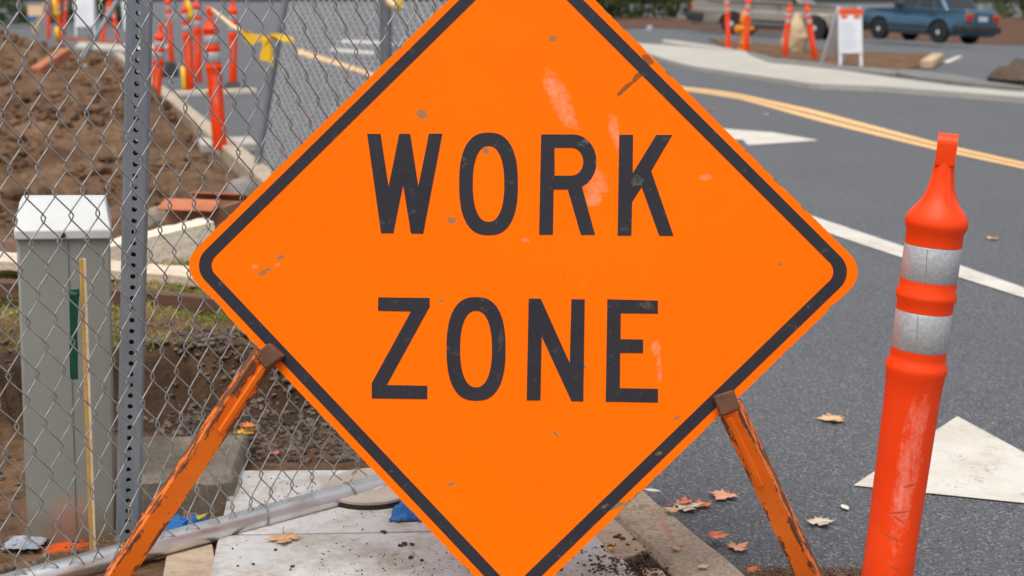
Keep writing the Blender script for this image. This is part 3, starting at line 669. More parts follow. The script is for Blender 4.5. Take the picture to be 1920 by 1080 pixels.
stand(111, 81, 110, -8, 'orange post with a yellow streamer beside it, behind the dirt mound', 0, 1.0, False)
stand(119, 69, 125, -12, 'orange post leaning against the front of the white notice board', 0, 1.0, False)
stand(167, 58, 167, -30, 'slim far orange post just right of the white notice board', 0, .8, False)
stand(190, 83, 206, -4, 'orange post leaning right behind the grey slanting pole', 0, 1.0, False)
stand(222, 83, 209, 2, 'orange post leaning left next to the perforated steel post top', 0, 1.0, False)
stand(1366, 93, 1362, -22, 'upright orange post in front of the silver car rear bumper', .07, 1.0, False)
stand(1398, 96, 1404, -12, 'orange post right in front of the yellow hydrant', .07, 1.0, False)
stand(1471, 105, 1482, 5, 'orange post leaning on the beige sack', .09, 1.0, False)
stand(1528, 110, 1511, 3, 'orange post tilting left in front of the silver car front wheel', .09, 1.0, False)

# ------------------------------------------------------------------ utility cabinet, stake
cz = -.055; cb = G(135, 1004, cz)
ct = at(118, 428, cb.y + .0); ax = (ct - cb); cH = ax.length; sc_ = 1 / 0.001
cw = (at(216, 980, cb.y) - at(50, 980, cb.y)).length * .96; cw2 = (at(208, 450, cb.y) - at(33, 450, cb.y)).length * .95
cab = root('utility_cabinet', cb, 'grey-green utility pedestal with white sloped lid behind the chain-link mesh', 'utility box')
zc = ax.normalized(); tilt = Matrix((( CR - zc * CR.dot(zc)).normalized(), zc.cross((CR - zc * CR.dot(zc)).normalized()), zc)).transposed()
cab.rotation_euler = (tilt @ Matrix.Rotation(R(15), 3, 'Z')).to_euler()
D = .17
def tap(x, y, z): k = cw / 2 + (cw2 - cw) / 2 * z / cH; return Vector((x * k, y * D, z))
mb = MB(); vv = [tap(x, y, z) for z in (-.03, cH) for x, y in ((-1, 0), (1, 0), (1, 1), (-1, 1))]
mb.add(vv, [[3, 2, 1, 0], [4, 5, 6, 7], [0, 1, 5, 4], [1, 2, 6, 5], [2, 3, 7, 6], [3, 0, 4, 7]]); mb.build('body', M['cabinet'], cab, bevel=.006)
mb = MB(); mb.box((.0 + cw * .05, -.0009, cH * .5), (.0016, .002, cH * .97)); mb.build('seam', M['far_pole'], cab)
mb = MB(); k2 = cw2 / 2 + .004; top = .052; zl = cH - .002
vv = [(-k2, -.010, zl - .022), (k2, -.010, zl - .022), (k2, D + .006, zl - .022), (-k2, D + .006, zl - .022), (-k2, -.010, zl), (k2, -.010, zl), (k2, D + .006, zl), (-k2, D + .006, zl),
      (-k2 + .008, D * .50, zl + top), (k2 - .012, D * .50, zl + top), (k2 - .012, D + .004, zl + top * .98), (-k2 + .008, D + .004, zl + top * .98)]
mb.add(vv, [[3, 2, 1, 0], [0, 1, 5, 4], [1, 2, 6, 5], [2, 3, 7, 6], [3, 0, 4, 7], [4, 5, 9, 8], [5, 6, 10, 9], [6, 7, 11, 10], [7, 4, 8, 11], [8, 9, 10, 11]])
mb.build('lid', M['cabinet_lid'], cab, bevel=.004)
mb = MB(); mb.lathe([(.006, 0), (.006, .004), (.003, .005)], 12, (.0, -.011, zl - .011), Matrix.Rotation(R(90), 3, 'X')); mb.build('lock', M['trim'], cab)
sb = G(172, 1046, -.03); st = at(152, 485, sb.y + .06)
stk = root('survey_stake', sb, 'thin wooden survey stake with green ribbon leaning in front of the grey pedestal', 'stake')
mb = MB(); d = (st - sb).normalized(); x = d.cross(Vector((0, 1, 0))).normalized(); 
def sq(p, q, o, w, t): return mb.bar(p + o, q + o, w, t, up=(.45, -1, 0))
sq(sb, st, Vector(), .0072, .010); mb.build('shaft', M['stake_wood'], stk, off=sb, bevel=.001)
mb = MB(); sd = Vector((1, .45, 0)).normalized(); mb.bar(sb + sd * .0063, st + sd * .0063, .0054, .0096, up=(.45, -1, 0)); mb.build('pale_edge', M['stake_side'], stk, off=sb)
mb = MB(); rY = sb.y + .03
P = lambda a, b: at(a, b, rY)
cols = [(131, 148, 543), (130, 146, 580), (131, 144, 620), (130, 145, 660), (131, 145, 690), (132, 146, 712)]
v = []
for i, (a, b, yy) in enumerate(cols): v += [P(a, yy) + Vector((0, .001 * math.sin(i), 0)), P(b, yy) + Vector((0, .004 + .001 * math.cos(i * 2), 0))]
mb.add(v, [[2 * i, 2 * i + 1, 2 * i + 3, 2 * i + 2] for i in range(5)])
mb.tube([P(133, 548) + Vector((0, -.004, 0)), P(146, 546) + Vector((0, -.03, 0)), P(158, 545) + Vector((0, -.045, 0))], .0045, 8)
o = mb.build('ribbon', M['green_tape'], stk, off=sb, smooth=0); s_ = o.modifiers.new('thickness', 'SOLIDIFY'); s_.thickness = .0006

# ------------------------------------------------------------------ timber, blocks and litter on the left
def plank(a, b, Ya, Yb, h, dep, mat, name, label, cat='plank', group='loose timber behind the fence', bev=.004):
    p, q = at(*a, Ya), at(*b, Yb); off = (p + q) / 2; d = (q - p)
    xc = d.normalized(); yc = Vector((0, 0, 1)).cross(xc).normalized(); zc = xc.cross(yc)
    mw = Matrix.Translation(off) @ Matrix((xc, yc, zc)).transposed().to_4x4(); L = d.length
    mb = MB(); n = 14; vs_ = []
    for i in range(n + 1):
        x = -L / 2 + L * i / n; w = .006 * noise.noise(Vector((i * .8, h * 50, Ya)))
        vs_ += [mw @ Vector((x, -dep / 2 + w, -h / 2 + w)), mw @ Vector((x, dep / 2 + w, -h / 2)), mw @ Vector((x, dep / 2, h / 2 + w)), mw @ Vector((x, -dep / 2 + w * .5, h / 2))]
    mb.add(vs_, [[i * 4 + k, i * 4 + (k + 1) % 4, i * 4 + 4 + (k + 1) % 4, i * 4 + 4 + k] for i in range(n) for k in range(4)] + [[3, 2, 1, 0], [n * 4 + k for k in range(4)]])
    o = mb.build(name, mat, None, mw=mw, smooth=30, bevel=bev); return tag(o, label, cat, group)
plank((196, 490), (398, 442), 5.2, 5.4, .13, .12, M['white_wood'], 'timber_beam', 'thick whitewashed beam tilted up on the plank pile beside the sign corner', 'beam')
plank((-60, 446), (236, 470), 6.2, 5.9, .045, .20, M['pale_wood'], 'timber_plank', 'pale plank behind the utility pedestal, rearmost of the pile')
plank((-60, 484), (400, 522), 4.98, 4.9, .038, .16, M['pale_wood'], 'timber_plank', 'pale plank lying lowest of the pale boards, just above the grass edge')
plank((-60, 468), (236, 492), 5.3, 5.2, .03, .14, M['brown_wood'], 'timber_plank', 'dark plank between the two pale planks behind the pedestal')
plank((-70, 535), (440, 574), 4.5, 4.45, .056, .05, M['brown_wood'], 'timber_plank', 'long brown edging board lying across the grass')
def crate(px, py, Y, w, h, d, rz, label):
    p = at(px, py, Y); m = Matrix.Rotation(rz, 3, 'Z'); t = .012; o = root('cardboard_box', p, label, 'box', None); mb = MB()
    for c, s in (((0, -d / 2, h / 2), (w, t, h)), ((0, d / 2, h / 2), (w, t, h)), ((-w / 2, 0, h / 2), (t, d - 2 * t, h)), ((w / 2, 0, h / 2), (t, d - 2 * t, h)), ((0, 0, .006), (w - 2 * t, d - 2 * t, .01))):
        mb.box(p + m @ Vector(c), s, m)
    mb.build('carton', M['cardboard'], o, off=p)
    mb = MB(); mb.box(p + m @ Vector((0, -d / 2 - .04, h + .012)), (w, .10, .006), m @ Matrix.Rotation(R(20), 3, 'X')); mb.box(p + m @ Vector((.02, d / 2 + .04, h + .012)), (w, .1, .006), m @ Matrix.Rotation(R(-25), 3, 'X'))
    mb.build('flap', M['clay'], o, off=p)
crate(384, 436, 6.2, .26, .13, .20, R(-14), 'brown cardboard box behind the whitewashed beam')
def rock(px, py, dz, sx, sy, sz, mat, name, label, cat, seed, group=None, rough=.22, Y=None):
    p = G(px, py, dz) if Y is None else at(px, py, Y); mb = MB(); n, m = 18, 12
    for j in range(m + 1):
        for i in range(n):
            a = 2 * math.pi * i / n; b = math.pi * j / m - math.pi / 2
            q = Vector((math.cos(a) * math.cos(b), math.sin(a) * math.cos(b), math.sin(b))); k = 1 + rough * noise.fractal(q * 1.6 + Vector((seed, 0, 0)), .8, 2, 4)
            mb.v.append(p + Vector((q.x * sx * k, q.y * sy * k, max(-.15, q.z) * sz * k + .1 * sz)))
    for j in range(m):
        for i in range(n): mb.f.append([j * n + i, j * n + (i + 1) % n, (j + 1) * n + (i + 1) % n, (j + 1) * n + i]); mb.mi.append(0)
    return tag(mb.build(name, mat, None, off=p, own=True, smooth=50), label, cat, group)
rock(300, 418, .1, .12, .10, .07, M['block'], 'rubble_chunk', 'grey rubble chunk beside the cardboard box, left of it', 'rubble', 3, 'broken concrete', Y=6.45)
rock(456, 372, .03, .10, .16, .11, M['rock'], 'rubble_chunk', 'rounded grey concrete lump against the kerb by the sign edge', 'rubble', 11, 'broken concrete')
rock(424, 404, .06, .10, .10, .07, M['clay'], 'rubble_chunk', 'reddish broken lump just behind the cardboard box', 'rubble', 17, 'broken concrete', Y=6.9)
rock(318, 143, 0, .14, .25, .20, M['black_plastic'], 'rubbish_bag', 'black plastic bag among the orange posts', 'bag', 21)
rock(1916, 163, .05, .37, .6, .28, M['crumb'], 'dirt_heap', 'brown dirt heap at the pavement edge behind the near orange post', 'dirt heap', 31, None, .3)
# concrete slab under the tilted post
mb = MB(); p = G(420, 283, 0); mb.box(p + Vector((0, .12, .035)), (.42, .55, .07), Matrix.Rotation(R(14), 3, 'Z')); tag(mb.build('concrete_slab', M['concrete'], None, off=p, own=True, bevel=.01), 'pale concrete slab beneath the tilted taped post', 'slab')
mb = MB(); p = G(400, 176, 0); mb.bar(G(328, 176, .03), G(478, 170, .03), .12, .06); tag(mb.build('painted_board', M['white_wood'], None, off=p, own=True, bevel=.006), 'white board lying across the feet of the clustered orange posts', 'board')
mb = MB(); a, b = at(66, 138, 19.5), at(124, 100, 20.6); mb.bar(a, b, .14, .16, up=(0, -.5, 1)); tag(mb.build('clay_block', M['clay'], None, off=(a + b) / 2, own=True, bevel=.015), 'long terracotta block propped on the dirt mound', 'block')
mb = MB(); a, b = at(112, 72, 30), at(232, 80, 30); mb.bar(a, b, .1, .07); tag(mb.build('timber_plank', M['clay'], None, off=(a + b) / 2, own=True), 'reddish plank at the feet of the far left orange posts', 'plank', 'loose timber behind the fence')
a, b = at(150, 118, 24), at(219, 2, 24.6); b = b + (b - a) * .3; mb = MB(); mb.tube([a, b], .042, 12); tag(mb.build('steel_pole', M['far_pole'], None, off=a, own=True), 'grey steel pole slanting up among the far left orange posts', 'pole')
# stepping block by the fence
bx0 = G(214, 952, 0); bx1 = G(438, 946, 0); mb = MB(); hB = .064; dB = .36
front = (bx1 - bx0); n_ = 30; mm = 16; dv = Vector((-front.y, front.x, 0)).normalized() * dB; 
for j in range(mm + 1):
    for i in range(n_ + 1):
        q = bx0 + front * (i / n_) + dv * (j / mm); z = hB + .006 * noise.fractal(q * 14, .8, 2, 4) - .012 * (j in (0, mm) or i in (0, n_)); mb.v.append(Vector((q.x, q.y, z)))
for j in range(mm):
    for i in range(n_): k = j * (n_ + 1) + i; mb.f.append([k, k + 1, k + n_ + 2, k + n_ + 1]); mb.mi.append(0)
rim = [i for i in range(n_ + 1)] + [j * (n_ + 1) + n_ for j in range(1, mm + 1)] + [mm * (n_ + 1) + i for i in range(n_ - 1, -1, -1)] + [j * (n_ + 1) for j in range(mm - 1, 0, -1)]
k0 = len(mb.v); mb.v += [Vector((mb.v[i].x + .003 * random.random(), mb.v[i].y, -.05)) for i in rim]
for i in range(len(rim)): j = (i + 1) % len(rim); mb.f.append([k0 + i, k0 + j, rim[j], rim[i]]); mb.mi.append(0)
tag(mb.build('concrete_block', M['block'], None, off=(bx0 + bx1) / 2, own=True, smooth=40), 'weathered stone step block behind the pipe rail beside the perforated post', 'block')

# tread plates and pavers under the sign
def slab(px, z, th, mat, name, label, cat, group=None, bev=.0025):
    P = [G(x, y, z) for x, y in px]; c = sum(P, Vector()) / len(P); mb = MB()
    mb.prism([[(p.x, p.y) for p in P][::-1] if (P[1] - P[0]).cross(P[2] - P[1]).z < 0 else [(p.x, p.y) for p in P]], z - th, z)
    return tag(mb.build(name, mat, None, off=Vector((c.x, c.y, z - th)), own=True, smooth=30, bevel=bev), label, cat, group)
PG = 'ribbed plates under the sign'
slab([(437, 882), (1010, 880), (1118, 990), (411, 1001)], .020, .016, M['plate'], 'tread_plate', 'dirty white ribbed plate beneath the pipe rail, rear one of the two', 'plate', PG)
slab([(410, 1004), (1120, 993), (1215, 1100), (1280, 1180), (372, 1180)], .0205, .016, M['plate'], 'tread_plate', 'dirty white ribbed plate below the sign corner, front one of the two', 'plate', PG)
slab([(312, 1040), (398, 1018), (409, 1090), (300, 1110)], .012, .018, M['ply'], 'plywood_piece', 'stained plywood piece beside the left sign leg foot', 'plywood', 'plywood scraps')
slab([(1140, 962), (1212, 1030), (1160, 1050), (1112, 998)], .022, .02, M['ply'], 'plywood_piece', 'brown plywood corner poking out beside the kerb', 'plywood', 'plywood scraps')
slab([(1200, 1062), (1240, 1066), (1270, 1110), (1225, 1130)], .02, .02, M['ply'], 'plywood_piece', 'pale plywood scrap at the bottom edge beside the kerb', 'plywood', 'plywood scraps')
# grinding disc and blue rags
p = G(690, 951, .020); dsc = root('cutting_disc', p, 'round tan cutting disc with pale centre label lying behind the pipe rail', 'disc')
m = Matrix.Rotation(R(2.2), 3, 'X'); hr = .012
def ann(r0, r1, z0, z1, mat, name, o, par):
    mb = MB(); n = 56; c = lambda r: [(r * math.cos(2 * math.pi * i / n), r * math.sin(2 * math.pi * i / n)) for i in range(n)]
    mb.prism([c(r1), c(r0)], z0, z1, lambda x, y, z: o + m @ Vector((x, y, z))); return mb.build(name, mat, par, off=p)
dc = p + Vector((0, .09, .012)); ann(hr, .110, .004, .010, M['disc'], 'disc_face', dc, dsc); ann(.03, .1105, -.010, .0035, M['shaded_disc_edge'], 'disc_rim', dc, dsc); ann(.014, .032, .0095, .0115, M['disc_label'], 'disc_label', dc, dsc)
def rag(px, py, dz, w, d, h, mat, label, seed, name='rag', cat='rag', Y=None):
    p = G(px, py, dz); mb = MB(); n = 16
    for j in range(n + 1):
        for i in range(n + 1):
            u, v = i / n - .5, j / n - .5; q = Vector((u * 3 + seed, v * 3, seed)); k = noise.fractal(q, .7, 2.2, 4)
            mb.v.append(p + Vector((u * w + .12 * w * noise.noise(q * 2), v * d + .12 * d * noise.noise(q * 2 + Vector((9, 0, 0))), .004 + h * max(0, .35 + abs(k) * 1.3) * (1 - (2 * u) ** 4) * (1 - (2 * v) ** 4))))
    for j in range(n):
        for i in range(n): k = j * (n + 1) + i; mb.f.append([k, k + 1, k + n + 2, k + n + 1]); mb.mi.append(0)
    o = mb.build(name, mat, None, off=p, own=True, smooth=60); s = o.modifiers.new('thickness', 'SOLIDIFY'); s.thickness = .001
    return tag(o, label, cat, 'scraps of cloth')
rag(766, 966, .020, .075, .09, .022, M['blue_cloth'], 'crumpled blue rag at the edge of the tan disc', 2)
rag(345, 988, .01, .09, .10, .016, M['blue_cloth'], 'blue rag half under the pipe rail behind the left sign leg', 5)
rag(48, 1020, -.06, .085, .08, .010, M['white_rag'], 'pale grey plastic scrap at the foot of the utility pedestal', 8, 'plastic_scrap', 'scrap')

# ------------------------------------------------------------------ stuff: grass, gravel, crumbs, litter
def scatter_stones(name, mat, spots, label, cat):
    mb = MB()
    ico = [Vector(v).normalized() for v in ((0, 0, 1), (.9, 0, .45), (.28, .85, .45), (-.72, .53, .45), (-.72, -.53, .45), (.28, -.85, .45), (.72, .53, -.45), (-.28, .85, -.45), (-.9, 0, -.45), (-.28, -.85, -.45), (.72, -.53, -.45), (0, 0, -1))]
    fc = [[0, 1, 2], [0, 2, 3], [0, 3, 4], [0, 4, 5], [0, 5, 1], [1, 6, 2], [2, 7, 3], [3, 8, 4], [4, 9, 5], [5, 10, 1], [6, 7, 2], [7, 8, 3], [8, 9, 4], [9, 10, 5], [10, 6, 1], [11, 7, 6], [11, 8, 7], [11, 9, 8], [11, 10, 9], [11, 6, 10]]
    for p, r in spots:
        s = Vector((random.uniform(.7, 1.3), random.uniform(.7, 1.3), random.uniform(.5, .9))) * r; m = Matrix.Rotation(random.uniform(0, 6.3), 3, 'Z') @ Matrix.Rotation(random.uniform(-.5, .5), 3, 'X')
        mb.add([p + m @ Vector((q.x * s.x, q.y * s.y, q.z * s.z)) * random.uniform(.8, 1.15) for q in ico], fc)
    return tag(mb.build(name, mat, smooth=25), label, cat, kind='stuff')
sp = []
while len(sp) < 2600:
    y = random.uniform(3.42, 4.05); x = random.uniform(-.95, .1)
    if noise.noise(Vector((x * 3, y * 3, 2))) < -.25 or (x > -.62 and y < 3.40): continue
    sp.append((Vector((x, y, soil_z(x, y) + .003)), random.choice((.003, .004, .005, .007, .009, .011))))
for _ in range(900):
    y = random.uniform(2.6, 4.2); x = random.uniform(-1.9, -.9); sp.append((Vector((x, y, soil_z(x, y) + .002)), random.choice((.003, .005, .007, .011))))
while len(sp) < 4600:
    y = random.uniform(3.95, 4.28); x = random.uniform(-1.25, -.25)
    if random.random() < (y - 3.95) / .33: continue
    sp.append((Vector((x, y, soil_z(x, y) + .002)), random.choice((.003, .005, .007, .009))))
scatter_stones('gravel', M['gravel'], sp, 'grey-brown gravel behind the pipe rail', 'gravel')
sp = []
for _ in range(3200):
    y = 5.8 * 4.6 ** random.random(); x = random.uniform(-.42 * y, kerb_x(y) - KW - .12)
    if noise.noise(Vector((x * .9, y * .9, 6))) > -.1: sp.append((Vector((x, y, soil_z(x, y) + .005)), random.choice((.012, .018, .025, .035, .05)) * (1 + .04 * (y - 6))))
scatter_stones('soil_clods', M['soil'], sp, 'brown soil clods strewn over the dug-up ground', 'soil clods')
sp = []
for px, py, r in ((1050, 1068, 7), (758, 1020, 9), (772, 1022, 7), (750, 1024, 6), (717, 998, 7), (722, 999, 6), (517, 1031, 5), (770, 1046, 7), (790, 1051, 5), (475, 1058, 5), (548, 1062, 5), (680, 993, 3), (575, 1024, 2), (436, 1029, 3), (446, 1061, 3), (545, 1068, 3), (450, 1045, 2), (1157, 1007, 9), (1190, 1012, 6), (1168, 1011, 8), (1145, 1026, 8), (1130, 1025, 5), (1178, 1022, 5)):
    q = G(px, py, .022)
    for _ in range(4): sp.append((q + Vector((random.uniform(-.5, .5), random.uniform(-.5, .5), .2)) * r * .001, r * .0006))
for _ in range(700):
    t = random.random(); px = 1235 - 115 * t + random.gauss(0, 22); py = 1062 - 20 * t + random.gauss(0, 16) + 20 * t; q = G(px, py, .020); sp.append((q, random.choice((.0008, .0012, .0018, .0026, .0045))))
for _ in range(2600):
    y = random.uniform(2.5, 3.9); x = kerb_x(y) - KW + .008 - abs(random.gauss(.0, .024)); sp.append((Vector((x, y, .004 + random.random() * .012)), random.choice((.001, .0015, .002, .003, .0045))))
for _ in range(1100):
    px = random.uniform(400, 1150); py = random.uniform(890, 1085); q = G(px, py, .0215)
    if noise.noise(Vector((q.x * 5, q.y * 5, 1))) > .0: sp.append((q, random.choice((.0008, .001, .0014, .002))))
scatter_stones('soil_crumbs', M['crumb'], sp, 'dark soil crumbs scattered over the ribbed plates', 'soil crumbs')
mb = MB(); nb = 0
while nb < 34000:
    y = random.uniform(3.95, 5.5); x = random.uniform(-.40 * y - .2, -.02 * y); w = noise.noise(Vector((x * 2.1, y * 2.1, 4)))
    if w < -.30 + .40 * random.random() - .25 * sst(4.3, 4.8, y): nb += 1; continue
    if kerb_x(y) - KW - x < .2: nb += 1; continue
    z = soil_z(x, y); h = random.uniform(.010, .028); a = random.uniform(0, 6.3); d = Vector((math.cos(a), math.sin(a), 0)); l = Vector((random.gauss(0, .6), random.gauss(0, .6), 0)) * h
    p = Vector((x, y, z)); mb.add([p - d * .0016, p + d * .0016, p + d * .001 + l * .4 + Vector((0, 0, h * .6)), p + l + Vector((0, 0, h))], [[0, 1, 2], [0, 2, 3]]); nb += 1
tag(mb.build('grass', M['grass'], smooth=0), 'short yellowing grass behind the fence', 'grass', kind='stuff')
mb = MB()
for _ in range(900):
    px, py = (random.gauss(1530, 60), random.uniform(1066, 1120)) if random.random() < .8 else (random.gauss(1440, 40), random.uniform(1072, 1110))
    q = G(px, py, .004 + random.random() * .02); a = random.uniform(0, 6.3); L = random.uniform(.01, .035); d = Vector((math.cos(a), math.sin(a), random.uniform(-.15, .3))) * L
    mb.tube([q - d, q + Vector((0, 0, .002)), q + d], .0011, 4)
tag(mb.build('leaf_litter', M['straw'], smooth=0), 'dry brown needles and twigs heaped at the right leg foot', 'leaf litter', kind='stuff')

# ------------------------------------------------------------------ fallen leaves
MAPLE = [(0, -.55), (.06, -.30), (.34, -.42), (.30, -.25), (.60, -.22), (.46, -.06), (.74, .18), (.50, .16), (.48, .30), (.26, .12), (.30, .46), (.17, .44), (0, .80)]
MAPLE = MAPLE + [(-x, y) for x, y in MAPLE[-2:0:-1]]
OVAL = [(.02, -.5), (.16, -.36), (.25, -.1), (.24, .15), (.12, .42), (0, .6), (-.12, .42), (-.24, .15), (-.25, -.1), (-.16, -.36)]
def leaf(px, py, wpx, col, label, dz=.004, shape=MAPLE, curl=.22, group='fallen leaves'):
    p = G(px, py, dz); s = wpx / FPX * (p - CO).dot(CF) / (1.25 if shape is MAPLE else 1.0); a = random.uniform(0, 6.3); ca, sa = math.cos(a), math.sin(a); mb = MB(); ph = random.uniform(0, 6)
    def f(x, y):
        r2 = x * x + y * y; z = curl * r2 * (1 + .5 * math.sin(3 * math.atan2(y, x) + ph)) + .05 * math.sin(7 * x + ph)
        return p + Vector(((x * ca - y * sa) * s, (x * sa + y * ca) * s, max(.02, z) * s + .002))
    n = len(shape); vs_ = [f(0, -.05)] + [f(x * .5, y * .5) for x, y in shape] + [f(x, y) for x, y in shape]
    fs = [[0, 1 + i, 1 + (i + 1) % n] for i in range(n)] + [[1 + i, 1 + n + i, 1 + n + (i + 1) % n, 1 + (i + 1) % n] for i in range(n)]
    mb.add(vs_, fs)
    o = mb.build('fallen_leaf', LM[col], None, off=p, own=True, smooth=40); md = o.modifiers.new('thickness', 'SOLIDIFY'); md.thickness = .0006
    st = MB(); st.tube([f(0, -.5), f(.03, -.8), f(.0, -1.0)], .0009, 5); st.build('leaf_stalk', LM['brown'], o, off=p)
    return tag(o, label, 'leaf', group)
leaf(1563, 787, 54, 'tan', 'tan leaf alone on the asphalt between sign and near orange post')
leaf(1358, 931, 56, 'pink', 'pinkish maple leaf on the asphalt just left of the right sign leg')
leaf(1286, 951, 62, 'pale', 'big pale maple leaf in the cluster at the kerb edge')
leaf(1284, 942, 32, 'red', 'red leaf on top of the kerb-edge leaf cluster', .012)
leaf(1318, 948, 36, 'orange', 'orange leaf at the road side of the kerb-edge cluster', .006)
leaf(1262, 958, 34, 'tan', 'tan leaf under the cluster where it meets the kerb', .034)
leaf(1342, 1006, 42, 'red', 'red leaf against the kerb below the leaf cluster', .02)
leaf(1382, 1028, 46, 'pink', 'pale pink leaf in the gutter next to the right sign leg')
leaf(1537, 980, 52, 'pale', 'pale brown leaf on the asphalt between sign leg and near post', .004, MAPLE)
leaf(1584, 952, 28, 'white', 'small whitish leaf on the asphalt beside the near orange post', .004, OVAL)
leaf(1222, 921, 32, 'white', 'whitish leaf where the kerb disappears behind the sign', .03, OVAL)
leaf(1436, 873, 20, 'pink', 'tiny pink leaf touching the right sign leg from behind')
leaf(1860, 448, 24, 'tan', 'small tan leaf on the road right of the near orange post')
leaf(1268, 1030, 22, 'tan', 'tan leaf scrap on top of the kerb', .032)
leaf(1318, 1064, 24, 'pale', 'pale leaf scrap low on the kerb near the frame bottom', .032)
leaf(1412, 1070, 34, 'orange', 'orange leaf in the litter at the foot of the right sign leg', .01)
leaf(1170, 966, 26, 'yellow', 'yellow leaf in the dark gap between plywood and kerb', .02)
leaf(460, 812, 46, 'yellow', 'bright yellow leaf on the gravel beside the left sign leg', .055, MAPLE, .3)
leaf(468, 800, 34, 'orange', 'rusty leaf tucked behind the bright yellow leaf', .07, MAPLE, .3)
leaf(516, 851, 22, 'red', 'small red leaf on the gravel right of the yellow leaf', .01)
leaf(532, 1012, 62, 'tan', 'peach coloured leaf on the ribbed plate below the pipe rail', .0215)
leaf(370, 972, 34, 'green', 'yellow-green leaf in the hollow by the stone step block', .02)
leaf(352, 966, 30, 'brown', 'brown leaf in the hollow by the stone step block', .02)
leaf(282, 968, 36, 'orange', 'rust-red leaf between the perforated post and the left sign leg', .01)
leaf(1145, 1030, 20, 'yellow', 'yellow leaf among dark crumbs on the front ribbed plate', .026)
leaf(1440, 215, 20, 'tan', 'far tan leaf on the road above the white arrow'); leaf(1335, 206, 18, 'orange', 'far orange leaf on the road close to the sign rim')

# ------------------------------------------------------------------ tapes
def ribbon(pts, w, mat, label, twist=0.0, name='caution_tape', vert=True):
    mb = MB(); off = pts[0]; n = len(pts); v = []
    for i, p in enumerate(pts):
        a = twist * i; u = Vector((math.sin(a) * .5, math.sin(a) * .5, math.cos(a))) if vert else Vector((math.cos(a), math.sin(a), .1)); v += [p - u * w / 2, p + u * w / 2]
    mb.add(v, [[2 * i, 2 * i + 2, 2 * i + 3, 2 * i + 1] for i in range(n - 1)])
    o = mb.build(name, mat, None, off=off, own=True); s = o.modifiers.new('thickness', 'SOLIDIFY'); s.thickness = .001
    return tag(o, label, 'tape', 'barrier tape')
Yb = G(413, 280, .07).y; Ya = G(290, 214).y; Yd = G(358, 172).y; Y2 = A2.y
ribbon([at(397, 18, Yb - .06), at(412, 30, Yb - .1), at(432, 45, Yb - .4), at(455, 60, Yb - .8), at(470, 66, Y2 + .3)], .035, M['tape_pale'], 'pale twisted tape from the tilted post to the yellow knot', .5)
mb = MB(); Yk = Y2 - .75
for poly in ([(452, 58), (464, 56), (470, 63), (488, 66), (490, 76), (470, 86), (458, 78)], [(490, 66), (506, 68), (507, 82), (513, 106), (511, 128), (505, 116), (488, 113), (487, 104), (492, 88)], [(506, 64), (520, 62), (533, 66), (552, 72), (550, 82), (532, 78), (512, 76)]):
    pts = [at(x, y, Yk + .03 * noise.noise(Vector((x * .1, y * .1, 0)))) for x, y in poly]; mb.add(pts, [list(range(len(pts)))[::-1]])
o = mb.build('caution_tape', M['tape'], None, off=at(490, 75, Yk), own=True, smooth=0); s_ = o.modifiers.new('thickness', 'SOLIDIFY'); s_.thickness = .012
tag(o, 'yellow tape knotted round the leaning fence pole with a hanging tail', 'tape', 'barrier tape')
ribbon([at(352, -6, Yd - .2), at(340, 18, Yd - .8), at(326, 36, Yd - 1.8), at(310, 54, Ya - .08)], .045, M['tape_pale'], 'pale tape rising from the short post to the taped cluster', .3)
ribbon([at(350, 0, Yd - .1), at(355, 14, Yd - .1), at(358, 26, Yd - .11), at(359, 38, Yd - .12)], .06, M['tape'], 'yellow tape strip wound across the taped post top', .2, vert=False)
ribbon([at(342, 125, Yd - .1), at(344, 145, Yd - .11), at(345, 162, Yd - .12), at(346, 176, Yd - .1)], .05, M['tape'], 'yellow tape tail hanging to the ground by the taped post', .1, vert=False)
ribbon([at(372, 178, Yd - .7), at(384, 174, Yd - .7), at(393, 168, Yd - .68)], .06, M['tape'], 'short yellow tape scrap lying in front of the taped post', .2)
Yl = 30
ribbon([at(101, -4, Yl), at(103, 12, Yl), at(105, 24, Yl), at(107, 36, Yl)], .09, M['tape'], 'yellow streamer hanging beside a far left orange post', .2, vert=False)
ribbon([at(106, 50, Yl), at(107, 64, Yl), at(108, 78, Yl)], .08, M['tape'], 'lower yellow streamer end at a far left orange post foot', .2, vert=False)
ribbon([at(722, 0, 8.0), at(734, 8, 7.95), at(746, 12, 7.9), at(754, 16, 7.9)], .05, M['tape_pale'], 'pale tape wound at the thick fence pole top', .3)
ribbon([at(740, -6, 7.85), at(747, 4, 7.85), at(752, 10, 7.85)], .06, M['tape'], 'yellow tape bit on the thick fence pole', .3)
